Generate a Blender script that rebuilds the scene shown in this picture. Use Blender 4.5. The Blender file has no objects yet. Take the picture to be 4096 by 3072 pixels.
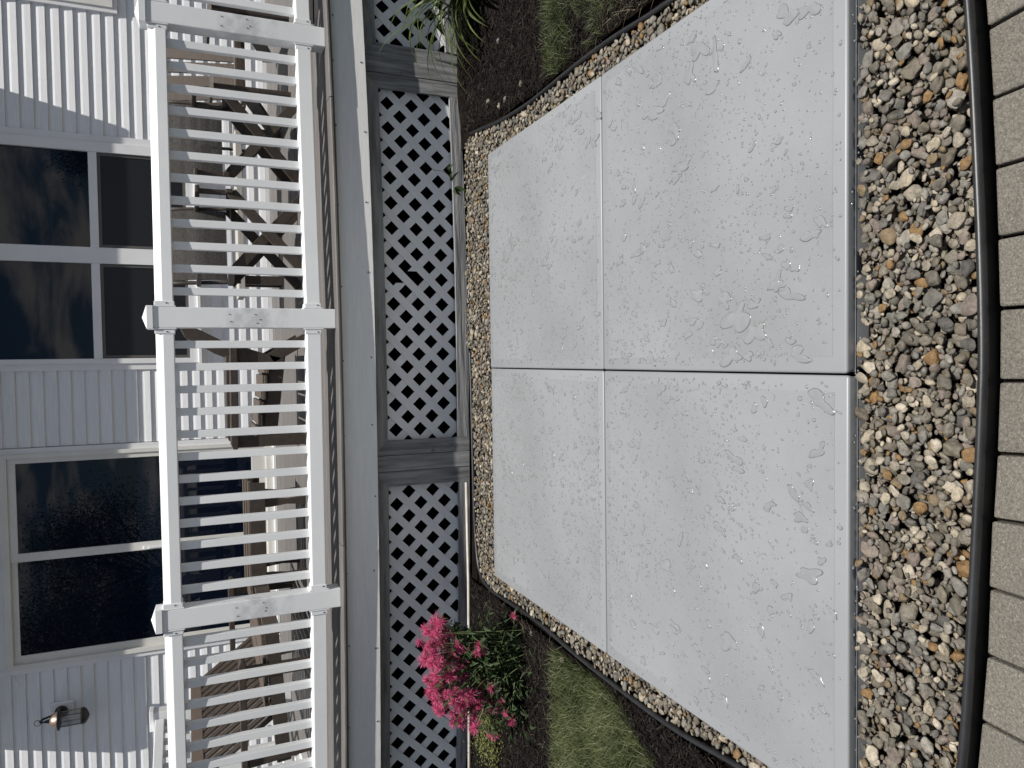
import bpy, math, random
import numpy as np
from mathutils import Vector, Matrix
random.seed(7); rng = np.random.default_rng(11)
R = math.radians
S = bpy.context.scene
COL = S.collection

# ------------------------------------------------------------------ camera, sky, sun, exposure
# The phone was held upright and the picture was stored lying on its side, so the camera is rolled by 90 degrees.
PITCH, YAW, ROLL, FPX = R(23.133), R(-2.124), R(1.593), 3009.4
fwd = Vector((math.sin(YAW)*math.cos(PITCH), math.cos(YAW)*math.cos(PITCH), -math.sin(PITCH)))
rgt = Vector((math.cos(YAW), -math.sin(YAW), 0)); dwn = fwd.cross(rgt)
r2 = math.cos(ROLL)*rgt + math.sin(ROLL)*dwn; d2 = -math.sin(ROLL)*rgt + math.cos(ROLL)*dwn
cd = bpy.data.cameras.new('camera'); cam = bpy.data.objects.new('camera', cd); COL.objects.link(cam)
M = Matrix((d2, r2, -fwd)).transposed().to_4x4(); M.translation = Vector((0, 0, 1.5)); cam.matrix_world = M
cd.sensor_width = 36; cd.lens = 36*FPX/4096; cd.clip_start = .05; cd.clip_end = 2000
S.camera = cam

LX, LY = -.25, .24                     # light travels (LX, LY, -1)
EL = math.atan2(1, math.hypot(LX, LY)); AZ = math.atan2(-LX, -LY)
wd = bpy.data.worlds.new('World'); S.world = wd; wd.use_nodes = True
nt = wd.node_tree; nt.nodes.clear(); N = nt.nodes.new; Lk = nt.links.new
out = N('ShaderNodeOutputWorld'); bg = N('ShaderNodeBackground'); bg.inputs[1].default_value = .056
sky = N('ShaderNodeTexSky'); sky.sky_type = 'NISHITA'; sky.sun_disc = False
sky.sun_elevation = EL; sky.sun_rotation = AZ; sky.air_density = 1.0; sky.dust_density = .05; sky.ozone_density = 2.5
tc = N('ShaderNodeTexCoord'); sep = N('ShaderNodeSeparateXYZ'); Lk(tc.outputs['Generated'], sep.inputs[0])
zz = N('ShaderNodeMath'); zz.operation = 'MAXIMUM'; zz.inputs[1].default_value = 0; Lk(sep.outputs[2], zz.inputs[0])
za = N('ShaderNodeMath'); za.operation = 'ADD'; za.inputs[1].default_value = .22; Lk(zz.outputs[0], za.inputs[0])
dv = N('ShaderNodeVectorMath'); dv.operation = 'DIVIDE'; Lk(tc.outputs['Generated'], dv.inputs[0])
cmb = N('ShaderNodeCombineXYZ'); [Lk(za.outputs[0], cmb.inputs[i]) for i in range(3)]; Lk(cmb.outputs[0], dv.inputs[1])
cn = N('ShaderNodeTexNoise'); cn.inputs['Scale'].default_value = 2.3; cn.inputs['Detail'].default_value = 9; cn.inputs['Roughness'].default_value = .58; cn.inputs['Distortion'].default_value = .35
Lk(dv.outputs[0], cn.inputs['Vector'])
cr = N('ShaderNodeValToRGB'); cr.color_ramp.elements[0].position = .49; cr.color_ramp.elements[1].position = .62; Lk(cn.outputs['Fac'], cr.inputs[0])
cm = N('ShaderNodeMixRGB'); cm.inputs[2].default_value = (14.6, 14.0, 13.2, 1); hs_ = N('ShaderNodeHueSaturation'); hs_.inputs['Saturation'].default_value = 1.15; hs_.inputs['Value'].default_value = .8; Lk(sky.outputs[0], hs_.inputs['Color']); Lk(cr.outputs[0], cm.inputs[0]); Lk(hs_.outputs[0], cm.inputs[1])
Lk(cm.outputs[0], bg.inputs[0]); Lk(bg.outputs[0], out.inputs[0])
sl = bpy.data.lights.new('sun', 'SUN'); sl.energy = 5.0; sl.angle = R(.53); sl.color = (1, .955, .89)
so = bpy.data.objects.new('sun', sl); COL.objects.link(so)
so.rotation_euler = Vector((LX, LY, -1)).to_track_quat('-Z', 'Y').to_euler(); so.location = (0, 0, 8)
S.view_settings.view_transform = 'Standard'; S.view_settings.look = 'None'; S.view_settings.gamma = 1
S.view_settings.use_curve_mapping = False; S.view_settings.exposure = .22

# ------------------------------------------------------------------ materials
def mat(name, c1, c2=None, rough=.6, scale=8, stretch=(1, 1, 1), detail=6, lo=.35, hi=.65, bump=0, bscale=None, bstretch=None, spec=.5, metal=0, speck=None, coat=0, bdist=.01, rand=0):
    m = bpy.data.materials.new(name); m.use_nodes = True; t = m.node_tree; p = t.nodes['Principled BSDF']
    p.inputs['Roughness'].default_value = rough; p.inputs['Metallic'].default_value = metal
    p.inputs['Specular IOR Level'].default_value = spec; p.inputs['Coat Weight'].default_value = coat
    n = t.nodes.new; k = t.links.new
    tcn = n('ShaderNodeTexCoord')
    def noise(sc, st, de=detail):
        mp = n('ShaderNodeMapping'); mp.inputs['Scale'].default_value = st; k(tcn.outputs['Object'], mp.inputs[0])
        if rand:
            oi = n('ShaderNodeObjectInfo'); mu = n('ShaderNodeMath'); mu.operation = 'MULTIPLY'; mu.inputs[1].default_value = 37; k(oi.outputs['Random'], mu.inputs[0])
            cb = n('ShaderNodeCombineXYZ'); [k(mu.outputs[0], cb.inputs[i]) for i in range(3)]; k(cb.outputs[0], mp.inputs['Location'])
        tx = n('ShaderNodeTexNoise'); tx.inputs['Scale'].default_value = sc; tx.inputs['Detail'].default_value = de; tx.inputs['Roughness'].default_value = .6
        k(mp.outputs[0], tx.inputs['Vector']); return tx
    col = None
    if c2 is not None:
        tx = noise(scale, stretch); rp = n('ShaderNodeValToRGB'); rp.color_ramp.elements[0].position = lo; rp.color_ramp.elements[1].position = hi
        rp.color_ramp.elements[0].color = (*c1, 1); rp.color_ramp.elements[1].color = (*c2, 1); k(tx.outputs['Fac'], rp.inputs[0]); col = rp.outputs[0]
    else:
        rg = n('ShaderNodeRGB'); rg.outputs[0].default_value = (*c1, 1); col = rg.outputs[0]
    if speck:
        sc, cc, l2, h2 = speck; tx = noise(sc, (1, 1, 1), 3); rp = n('ShaderNodeValToRGB'); rp.color_ramp.elements[0].position = l2; rp.color_ramp.elements[1].position = h2
        k(tx.outputs['Fac'], rp.inputs[0]); mx = n('ShaderNodeMixRGB'); k(rp.outputs[0], mx.inputs[0]); k(col, mx.inputs[1]); mx.inputs[2].default_value = (*cc, 1); col = mx.outputs[0]
    if rand:
        oi = n('ShaderNodeObjectInfo'); mr = n('ShaderNodeMapRange'); mr.inputs[3].default_value = 1-rand; mr.inputs[4].default_value = 1+rand; k(oi.outputs['Random'], mr.inputs[0])
        hs = n('ShaderNodeHueSaturation'); k(mr.outputs[0], hs.inputs['Value']); k(col, hs.inputs['Color']); col = hs.outputs[0]
    k(col, p.inputs['Base Color'])
    if bump:
        tx = noise(bscale or scale, bstretch or stretch); b = n('ShaderNodeBump'); b.inputs['Strength'].default_value = bump; b.inputs['Distance'].default_value = bdist
        k(tx.outputs['Fac'], b.inputs['Height']); k(b.outputs[0], p.inputs['Normal'])
    return m

MT = {}
MT['vinyl'] = mat('white_vinyl', (.74, .755, .765), (.80, .81, .815), .38, 3, rand=.02)
MT['siding'] = mat('white_siding', (.72, .73, .745), (.80, .805, .82), .45, 5, (1, 1, 26), bump=.35, bscale=14, bstretch=(1, 1, 22), bdist=.004, rand=.025)
MT['trim'] = mat('white_trim', (.74, .745, .75), (.79, .795, .80), .42, 4)
MT['cream'] = mat('cream_frame', (.66, .65, .61), (.72, .71, .67), .4, 4)
MT['fascia'] = mat('painted_fascia', (.71, .705, .69), (.77, .765, .75), .5, 6, (1, 1, 12), bump=.3, bscale=12, bstretch=(1.2, 1, 40), bdist=.004)
MT['lattice'] = mat('lattice_vinyl', (.74, .75, .755), (.82, .825, .83), .5, 2.2, rand=.03, speck=(60, (.35, .35, .34), .68, .8))
MT['weathered'] = mat('weathered_board', (.12, .12, .122), (.28, .28, .282), .8, 5, (7, 7, .55), lo=.34, hi=.6, bump=.8, bscale=5, bstretch=(10, 10, .6), bdist=.01, rand=.1, speck=(9, (.05, .05, .052), .66, .74))
MT['weathered_h'] = mat('weathered_rail', (.15, .15, .152), (.29, .29, .292), .8, 5, (.55, 7, 7), lo=.34, hi=.6, bump=.7, bscale=5, bstretch=(.6, 10, 10), bdist=.01, rand=.08)
MT['deck'] = mat('composite_board', (.088, .082, .078), (.135, .126, .12), .65, 5, (.7, 12, 4), bump=.25, bscale=9, bstretch=(.5, 14, 4), bdist=.004, rand=.09)
MT['pad'] = mat('grey_plastic', (.222, .232, .242), (.244, .254, .265), .40, 2.5, detail=4, lo=.3, hi=.7)
MT['padtop'] = mat('grey_plastic_grain', (.205, .215, .224), (.248, .259, .270), .42, 1.7, detail=7, bump=.55, bscale=260, bstretch=(1, 1, 1), bdist=.0025, speck=(420, (.31, .316, .322), .60, .72))
MT['water'] = mat('water_film', (.212, .220, .229), (.232, .241, .250), .03, 3, spec=.55)
MT['rim'] = mat('silt_and_meniscus_shade', (.10, .098, .092), (.165, .165, .16), .25, 120)  # silt plus the dark refracted outline of the meniscus, painted into the drop rims
MT['stain'] = mat('silt_stain', (.13, .12, .10), (.23, .22, .20), .6, 60)
MT['edging'] = mat('black_plastic', (.012, .0125, .014), (.02, .021, .023), .42, 14, bump=.15, bscale=40, bdist=.003, speck=(150, (.10, .10, .10), .70, .8))
MT['soil'] = mat('dark_soil', (.006, .005, .0045), (.018, .0135, .011), .95, 14, detail=10, bump=1, bscale=45, bdist=.03, spec=.05)
MT['mulch'] = mat('black_mulch', (.006, .0055, .0055), (.024, .021, .019), .9, 30, detail=4, speck=(35, (.055, .045, .036), .66, .76))
MT['paver'] = mat('concrete_paver', (.12, .112, .096), (.215, .20, .172), .9, 170, detail=6, bump=.9, bscale=260, bdist=.006, rand=.06, speck=(230, (.33, .305, .265), .60, .68), spec=.2)
MT['sand'] = mat('joint_sand', (.008, .0065, .006), (.02, .016, .014), .95, 90)
MT['brown'] = mat('brown_lumber', (.036, .027, .021), (.055, .042, .033), .55, 30, (1, 1, 1), bump=.25, bscale=70, bdist=.003, rand=.06)
MT['tan'] = mat('tan_lumber', (.078, .060, .047), (.105, .082, .065), .55, 14, (1, 6, 6), rand=.05)
MT['metal'] = mat('steel', (.45, .45, .46), None, .3, metal=1)
MT['dark_metal'] = mat('dark_bronze', (.02, .017, .015), (.035, .03, .027), .35, 20, metal=.3)
MT['copper'] = mat('weathered_copper', (.30, .20, .16), (.42, .30, .25), .35, 12, metal=.75)
MT['lightwood'] = mat('pale_wood', (.36, .34, .31), (.50, .48, .44), .7, 6, (.7, 10, 10))
MT['glasspane'] = mat('window_glass', (.003, .006, .015), None, .012, spec=.34)
MT['screen'] = mat('insect_screen', (.008, .009, .011), (.018, .02, .024), .35, 300, spec=.35)
MT['screenframe'] = mat('screen_frame', (.10, .095, .09), None, .5)
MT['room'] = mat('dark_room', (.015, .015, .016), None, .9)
MT['bark'] = mat('bark', (.05, .04, .03), (.09, .07, .055), .9, 20, (1, 1, .2), bump=.6)
MT['dirtwhite'] = mat('dirty_pipe', (.42, .38, .33), (.55, .51, .46), .6, 10)
MT['lamp_glass'] = None

def leafmat(name, c1, c2, trans=.25, rough=.5, spec=.4):
    m = bpy.data.materials.new(name); m.use_nodes = True; t = m.node_tree; p = t.nodes['Principled BSDF']; n = t.nodes.new; k = t.links.new
    a = n('ShaderNodeAttribute'); a.attribute_name = 'rnd'; rp = n('ShaderNodeValToRGB'); rp.color_ramp.elements[0].color = (*c1, 1); rp.color_ramp.elements[1].color = (*c2, 1)
    k(a.outputs['Fac'], rp.inputs[0]); k(rp.outputs[0], p.inputs['Base Color']); p.inputs['Roughness'].default_value = rough; p.inputs['Specular IOR Level'].default_value = spec
    tr = n('ShaderNodeBsdfTranslucent'); k(rp.outputs[0], tr.inputs[0]); mx = n('ShaderNodeMixShader'); mx.inputs[0].default_value = trans
    k(p.outputs[0], mx.inputs[1]); k(tr.outputs[0], mx.inputs[2]); k(mx.outputs[0], t.nodes['Material Output'].inputs[0]); return m
MT['grass'] = leafmat('grass_blade', (.035, .058, .018), (.18, .195, .085), .3)
MT['leaf'] = leafmat('herb_leaf', (.016, .034, .010), (.055, .085, .03), .25)
MT['stem'] = leafmat('herb_stem', (.05, .08, .02), (.16, .19, .08), .1)
MT['petal'] = leafmat('pink_petal', (.50, .055, .17), (.78, .19, .34), .3)
MT['yleaf'] = leafmat('lime_leaf', (.07, .085, .02), (.20, .21, .075), .3)
MT['strap'] = leafmat('strap_leaf', (.02, .04, .009), (.15, .185, .05), .3)
MT['dry'] = leafmat('dry_straw', (.10, .085, .055), (.32, .27, .18), .15)
MT['treeleaf'] = leafmat('tree_leaf', (.03, .05, .015), (.07, .09, .03), .3)
MT['chip'] = leafmat('mulch_chip', (.004, .0036, .0036), (.06, .05, .042), 0, .85, .08)

def scuffed():                                    # vinyl post sleeve, scuffed grey where a fitting once sat
    m = mat('scuffed_vinyl', (.74, .755, .765), (.80, .81, .815), .38, 3); t = m.node_tree; n = t.nodes.new; k = t.links.new; p = t.nodes['Principled BSDF']
    old = p.inputs['Base Color'].links[0].from_socket
    tcn = n('ShaderNodeTexCoord'); sx = n('ShaderNodeSeparateXYZ'); k(tcn.outputs['Object'], sx.inputs[0])
    tx = n('ShaderNodeTexNoise'); tx.inputs['Scale'].default_value = 13; tx.inputs['Detail'].default_value = 7; k(tcn.outputs['Object'], tx.inputs['Vector'])
    d = n('ShaderNodeMath'); d.operation = 'SUBTRACT'; d.inputs[1].default_value = .42; k(sx.outputs[2], d.inputs[0])
    a = n('ShaderNodeMath'); a.operation = 'ABSOLUTE'; k(d.outputs[0], a.inputs[0])
    mr = n('ShaderNodeMapRange'); mr.inputs[1].default_value = .05; mr.inputs[2].default_value = .24; mr.inputs[3].default_value = 1; mr.inputs[4].default_value = 0; k(a.outputs[0], mr.inputs[0])
    rp = n('ShaderNodeValToRGB'); rp.color_ramp.elements[0].position = .45; rp.color_ramp.elements[1].position = .62; k(tx.outputs['Fac'], rp.inputs[0])
    mu = n('ShaderNodeMath'); mu.operation = 'MULTIPLY'; k(mr.outputs[0], mu.inputs[0]); k(rp.outputs[0], mu.inputs[1])
    mx = n('ShaderNodeMixRGB'); k(mu.outputs[0], mx.inputs[0]); k(old, mx.inputs[1]); mx.inputs[2].default_value = (.56, .575, .585, 1); k(mx.outputs[0], p.inputs['Base Color']); return m
MT['post'] = scuffed()

def slingmat():
    m = mat('woven_sling', (.028, .025, .022), (.06, .054, .048), .8, 90, (1, 1, 1)); t = m.node_tree; n = t.nodes.new; k = t.links.new; p = t.nodes['Principled BSDF']
    tr = n('ShaderNodeBsdfTransparent'); mx = n('ShaderNodeMixShader'); mx.inputs[0].default_value = .16; k(p.outputs[0], mx.inputs[1]); k(tr.outputs[0], mx.inputs[2]); k(mx.outputs[0], t.nodes['Material Output'].inputs[0]); return m
MT['sling'] = slingmat()

def lampglass():
    m = bpy.data.materials.new('seeded_glass'); m.use_nodes = True; t = m.node_tree; p = t.nodes['Principled BSDF']; n = t.nodes.new; k = t.links.new
    p.inputs['Base Color'].default_value = (.12, .13, .13, 1); p.inputs['Roughness'].default_value = .06
    tr = n('ShaderNodeBsdfTransparent'); mx = n('ShaderNodeMixShader'); mx.inputs[0].default_value = .6; k(p.outputs[0], mx.inputs[1]); k(tr.outputs[0], mx.inputs[2]); k(mx.outputs[0], t.nodes['Material Output'].inputs[0]); return m
MT['lamp_glass'] = lampglass()

def pebble(name, per_object):
    m = bpy.data.materials.new(name); m.use_nodes = True; t = m.node_tree; p = t.nodes['Principled BSDF']; n = t.nodes.new; k = t.links.new
    if per_object: src = n('ShaderNodeObjectInfo').outputs['Random']
    else:
        a = n('ShaderNodeAttribute'); a.attribute_name = 'rnd'; src = a.outputs['Fac']
    rp = n('ShaderNodeValToRGB'); cr_ = rp.color_ramp; cr_.interpolation = 'CONSTANT'
    pal = [(.135, .128, .112), (.20, .185, .155), (.115, .112, .105), (.17, .158, .135), (.10, .093, .078), (.27, .245, .20), (.155, .152, .142), (.122, .108, .085), (.19, .18, .165), (.078, .077, .075),
           (.31, .28, .225), (.145, .132, .108), (.16, .125, .08), (.165, .163, .155), (.15, .128, .115), (.235, .215, .18), (.105, .098, .085), (.36, .33, .28), (.13, .13, .118), (.185, .158, .142), (.15, .14, .12), (.19, .12, .055), (.24, .23, .21), (.12, .108, .088)]
    for i, c in enumerate(pal):
        e = cr_.elements[0] if i == 0 else (cr_.elements[len(cr_.elements)-1] if i == len(pal)-1 else cr_.elements.new(i/len(pal)))
        e.position = i/len(pal); e.color = (c[0]*.98, c[1]*.94, c[2]*.87, 1)
    k(src, rp.inputs[0])
    g = n('ShaderNodeNewGeometry'); tcn = n('ShaderNodeTexCoord'); mu = n('ShaderNodeMath'); mu.operation = 'MULTIPLY'; mu.inputs[1].default_value = 91; k(src, mu.inputs[0])
    ad = n('ShaderNodeVectorMath'); cb = n('ShaderNodeCombineXYZ'); [k(mu.outputs[0], cb.inputs[i]) for i in range(3)]; k(g.outputs['Position'], ad.inputs[0]); k(cb.outputs[0], ad.inputs[1])
    tx = n('ShaderNodeTexNoise'); tx.inputs['Scale'].default_value = 70; tx.inputs['Detail'].default_value = 8; tx.inputs['Roughness'].default_value = .7; k(ad.outputs[0], tx.inputs['Vector'])
    mr = n('ShaderNodeMapRange'); mr.inputs[1].default_value = .3; mr.inputs[2].default_value = .7; mr.inputs[3].default_value = .5; mr.inputs[4].default_value = 1.5; k(tx.outputs['Fac'], mr.inputs[0])
    hs = n('ShaderNodeHueSaturation'); k(mr.outputs[0], hs.inputs['Value']); k(rp.outputs[0], hs.inputs['Color'])
    # some stones speckled
    t2 = n('ShaderNodeTexNoise'); t2.inputs['Scale'].default_value = 420; t2.inputs['Detail'].default_value = 2; k(g.outputs['Position'], t2.inputs['Vector'])
    r2_ = n('ShaderNodeValToRGB'); r2_.color_ramp.elements[0].position = .58; r2_.color_ramp.elements[1].position = .66; k(t2.outputs['Fac'], r2_.inputs[0])
    fr = n('ShaderNodeMath'); fr.operation = 'FRACT'; k(mu.outputs[0], fr.inputs[0]); gt = n('ShaderNodeMath'); gt.operation = 'GREATER_THAN'; gt.inputs[1].default_value = .68; k(fr.outputs[0], gt.inputs[0])
    mm = n('ShaderNodeMath'); mm.operation = 'MULTIPLY'; k(gt.outputs[0], mm.inputs[0]); k(r2_.outputs[0], mm.inputs[1])
    m3 = n('ShaderNodeMath'); m3.operation = 'MULTIPLY'; m3.inputs[1].default_value = .7; k(mm.outputs[0], m3.inputs[0])
    mx = n('ShaderNodeMixRGB'); k(m3.outputs[0], mx.inputs[0]); k(hs.outputs[0], mx.inputs[1]); mx.inputs[2].default_value = (.045, .043, .04, 1); k(mx.outputs[0], p.inputs['Base Color'])
    b = n('ShaderNodeBump'); b.inputs['Strength'].default_value = .8; b.inputs['Distance'].default_value = .006; k(tx.outputs['Fac'], b.inputs['Height']); k(b.outputs[0], p.inputs['Normal'])
    p.inputs['Roughness'].default_value = .62; p.inputs['Specular IOR Level'].default_value = .35
    return m
MT['pebble_o'] = pebble('river_pebble', True); MT['pebble_m'] = pebble('river_pebble_mass', False)

# ------------------------------------------------------------------ geometry helpers
def link(o, parent=None):
    COL.objects.link(o)
    if parent is not None: o.parent = parent
    return o
WLOC = {}
def wl(o): return WLOC.get(o.name, np.zeros(3)) if o is not None else np.zeros(3)
def empty(name, loc, label=None, cat=None, group=None):
    o = bpy.data.objects.new(name, None); o.empty_display_size = .1; o.location = loc; COL.objects.link(o); WLOC[o.name] = np.array(loc, float)
    if label: tag(o, label, cat, group)
    return o
def tag(o, label=None, cat=None, group=None, kind=None):
    for k_, v in (('label', label), ('category', cat), ('group', group), ('kind', kind)):
        if v: o[k_] = v
    return o
def mesh(name, V, F, m, smooth=False):
    me = bpy.data.meshes.new(name); me.from_pydata([tuple(v) for v in V], [], [tuple(f) for f in F]); me.materials.append(m)
    if smooth: me.polygons.foreach_set('use_smooth', [True]*len(me.polygons))
    me.update(); return me
class MB:
    def __init__(s): s.V = []; s.F = []
    def add(s, V, F):
        n = len(s.V); s.V += [tuple(v) for v in V]; s.F += [tuple(i+n for i in f) for f in F]; return s
    def box(s, x0, x1, y0, y1, z0, z1):
        V = [(x, y, z) for x in (x0, x1) for y in (y0, y1) for z in (z0, z1)]
        return s.add(V, [(0, 1, 3, 2), (4, 6, 7, 5), (0, 4, 5, 1), (2, 3, 7, 6), (0, 2, 6, 4), (1, 5, 7, 3)])
    def beam(s, p, q, w, h, up=(0, 0, 1)):        # w along side, h along up
        p = Vector(p); q = Vector(q); d = (q-p).normalized(); sd = d.cross(Vector(up)).normalized(); u = sd.cross(d).normalized()
        V = [c+sd*a*w/2+u*b*h/2 for c in (p, q) for a in (-1, 1) for b in (-1, 1)]
        return s.add(V, [(0, 1, 3, 2), (4, 6, 7, 5), (0, 4, 5, 1), (2, 3, 7, 6), (0, 2, 6, 4), (1, 5, 7, 3)])
    def poly(s, pts, axis, a, b):                 # extrude 2-D polygon; axis 'y' -> pts are (x,z)
        n = len(pts)
        def P(t, c): return {'y': (t[0], c, t[1]), 'x': (c, t[0], t[1]), 'z': (t[0], t[1], c)}[axis]
        V = [P(t, a) for t in pts]+[P(t, b) for t in pts]
        ar = sum(pts[i][0]*pts[(i+1) % n][1]-pts[(i+1) % n][0]*pts[i][1] for i in range(n))*(-1 if axis == 'y' else 1)*(1 if b > a else -1)
        Fq = [tuple(range(n-1, -1, -1)), tuple(range(n, 2*n))]+[(i, (i+1) % n, n+(i+1) % n, n+i) for i in range(n)]
        return s.add(V, Fq if ar > 0 else [f[::-1] for f in Fq])
    def sweep(s, prof, path, closed=False, frame=None):   # prof: list of (side, up); path: list of 3-D points (horizontal-ish)
        n = len(prof); base = len(s.V); P = [Vector(p) for p in path]
        for i, p in enumerate(P):
            a = P[max(i-1, 0)]; b = P[min(i+1, len(P)-1)]; d = (b-a).normalized()
            sd = d.cross(Vector((0, 0, 1)))
            if sd.length < 1e-4: sd = Vector((1, 0, 0))
            sd.normalize(); u = sd.cross(d).normalized()
            s.V += [tuple(p+sd*q[0]+u*q[1]) for q in prof]
        for i in range(len(P)-1):
            for j in range(n): s.F.append((base+i*n+j, base+i*n+(j+1) % n, base+(i+1)*n+(j+1) % n, base+(i+1)*n+j))
        s.F.append(tuple(base+j for j in range(n-1, -1, -1))); s.F.append(tuple(base+(len(P)-1)*n+j for j in range(n))); return s
    def tube(s, path, r, n=8): return s.sweep([(r*math.cos(2*math.pi*i/n), r*math.sin(2*math.pi*i/n)) for i in range(n)], path)
    def lathe(s, prof, c, n=20, flip=False):      # prof list of (r,z)
        base = len(s.V)
        for r, z in prof:
            for i in range(n): s.V.append((c[0]+r*math.cos(2*math.pi*i/n), c[1]+r*math.sin(2*math.pi*i/n), c[2]+z))
        for j in range(len(prof)-1):
            for i in range(n): s.F.append((base+j*n+i, base+j*n+(i+1) % n, base+(j+1)*n+(i+1) % n, base+(j+1)*n+i))
        return s
    def build(s, name, m, parent=None, smooth=False, bevel=0, seg=2, loc=None, local=False):
        L = np.array(loc, float) if loc is not None else wl(parent)
        V = np.array(s.V)-(0 if local else L)
        me = mesh(name, V, s.F, MT[m] if isinstance(m, str) else m, smooth)
        if bevel:
            import bmesh
            bm = bmesh.new(); bm.from_mesh(me); bmesh.ops.recalc_face_normals(bm, faces=bm.faces); bm.to_mesh(me); bm.free()
        o = bpy.data.objects.new(name, me); link(o, parent)
        if loc is not None: o.location = tuple(L-wl(parent))
        WLOC[o.name] = L
        if bevel:
            b = o.modifiers.new('bevel', 'BEVEL'); b.width = bevel; b.segments = seg; b.limit_method = 'ANGLE'; b.harden_normals = False
        return o
def box(*a): return MB().box(*a)
def inst(src, name, loc, parent, rot=(0, 0, 0), scale=None):
    o = bpy.data.objects.new(name, src.data); link(o, parent); o.location = tuple(np.array(loc, float)-wl(parent)); o.rotation_euler = rot
    if scale is not None: o.scale = scale
    for md in src.modifiers:
        if md.type == 'BEVEL':
            b = o.modifiers.new('bevel', 'BEVEL'); b.width = md.width; b.segments = md.segments; b.limit_method = 'ANGLE'
    return o
def bulk(name, V, F, m, rnd=None, parent=None, smooth=False):   # numpy arrays, F (n,3) or (n,4)
    V = np.asarray(V, np.float32); F = np.asarray(F, np.int32); me = bpy.data.meshes.new(name); k_ = F.shape[1]
    me.vertices.add(len(V)); me.vertices.foreach_set('co', V.ravel()); me.loops.add(F.size); me.loops.foreach_set('vertex_index', F.ravel())
    me.polygons.add(len(F)); me.polygons.foreach_set('loop_start', np.arange(0, F.size, k_, dtype=np.int32)); me.polygons.foreach_set('loop_total', np.full(len(F), k_, np.int32))
    if smooth: me.polygons.foreach_set('use_smooth', np.ones(len(F), bool))
    if rnd is not None:
        a = me.attributes.new('rnd', 'FLOAT', 'POINT'); a.data.foreach_set('value', np.asarray(rnd, np.float32))
    me.materials.append(MT[m]); me.update(calc_edges=True); me.validate()
    o = bpy.data.objects.new(name, me); link(o, parent); return o
def inpoly(x, y, P):
    r = np.zeros(np.shape(x), bool); n = len(P)
    for i in range(n):
        (x0, y0), (x1, y1) = P[i], P[(i+1) % n]
        if y0 == y1: continue
        r ^= ((y0 > y) != (y1 > y)) & (x < (x1-x0)*(y-y0)/(y1-y0)+x0)
    return r
def B(x):                                         # the deck front bows out a little in its middle
    t = min(max(x, -2.6), 2.3); b = (.035 if t > -.25 else .02)*(t+.25)**2
    if x > 2.3: b += .17*(x-2.3)
    if x < -2.6: b += .09*(-2.6-x)
    return b
XS = [-4.6+.2*i for i in range(46)]

# ------------------------------------------------------------------ ground
EDGE = [(1.20, 1.13), (.729, 1.082), (.365, 1.06), (.03, 1.046), (-.151, 1.048), (-.507, 1.064), (-.893, 1.086), (-1.20, 1.13)]
RSIDE = [(1.22, 1.10), (1.19, 1.6), (1.185, 2.128), (1.208, 2.5), (1.212, 2.80), (1.208, 3.10), (1.206, 3.306), (1.225, 3.62), (1.262, 3.9), (1.282, 4.06)]
LSIDE = [(-1.22, 1.10), (-1.235, 1.5), (-1.25, 1.79), (-1.284, 2.124), (-1.29, 2.484), (-1.287, 2.855), (-1.268, 3.2), (-1.27, 3.45), (-1.284, 3.80), (-1.272, 3.92), (-1.235, 4.0), (-1.15, 4.055), (-.97, 4.085), (-.6, 4.10), (-.2, 4.115), (.05, 4.125)]
g = MB().add([(-400, -400, -.035), (400, -400, -.035), (400, 400, -.035), (-400, 400, -.035)], [(0, 1, 2, 3)]).build('ground', 'soil'); tag(g, 'dark bare soil of the garden bed under and around everything', 'soil', kind='structure')
# raised bed soil either side of the gravel
def sheet(name, P, m, z, n=44, amp=.006):
    xs = [p[0] for p in P]; ys = [p[1] for p in P]; V = []; F = []
    for i in range(n+1):
        for j in range(n+1):
            x = min(xs)+(max(xs)-min(xs))*i/n; y = min(ys)+(max(ys)-min(ys))*j/n
            V.append((x, y, z+amp*(math.sin(x*9.1+y*4.3)+math.sin(y*13.7-x*6.1)+random.random()-.5)))
    for i in range(n):
        for j in range(n): F.append((i*(n+1)+j, (i+1)*(n+1)+j, (i+1)*(n+1)+j+1, i*(n+1)+j+1))
    return mesh(name, V, F, MT[m], True)
for nm, P in (('soil_bed', [(-4.2, 1.2), (-1.31, 4.6)]), ('soil_bed', [(1.235, 1.2), (4.2, 4.6)])):
    o = bpy.data.objects.new(nm, sheet(nm, P, 'soil', -.008)); link(o); tag(o, 'dark soil bed on the %s side of the gravel border' % ('flower' if P[0][0] < 0 else 'strap-leaved plant'), 'soil', kind='structure')

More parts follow.
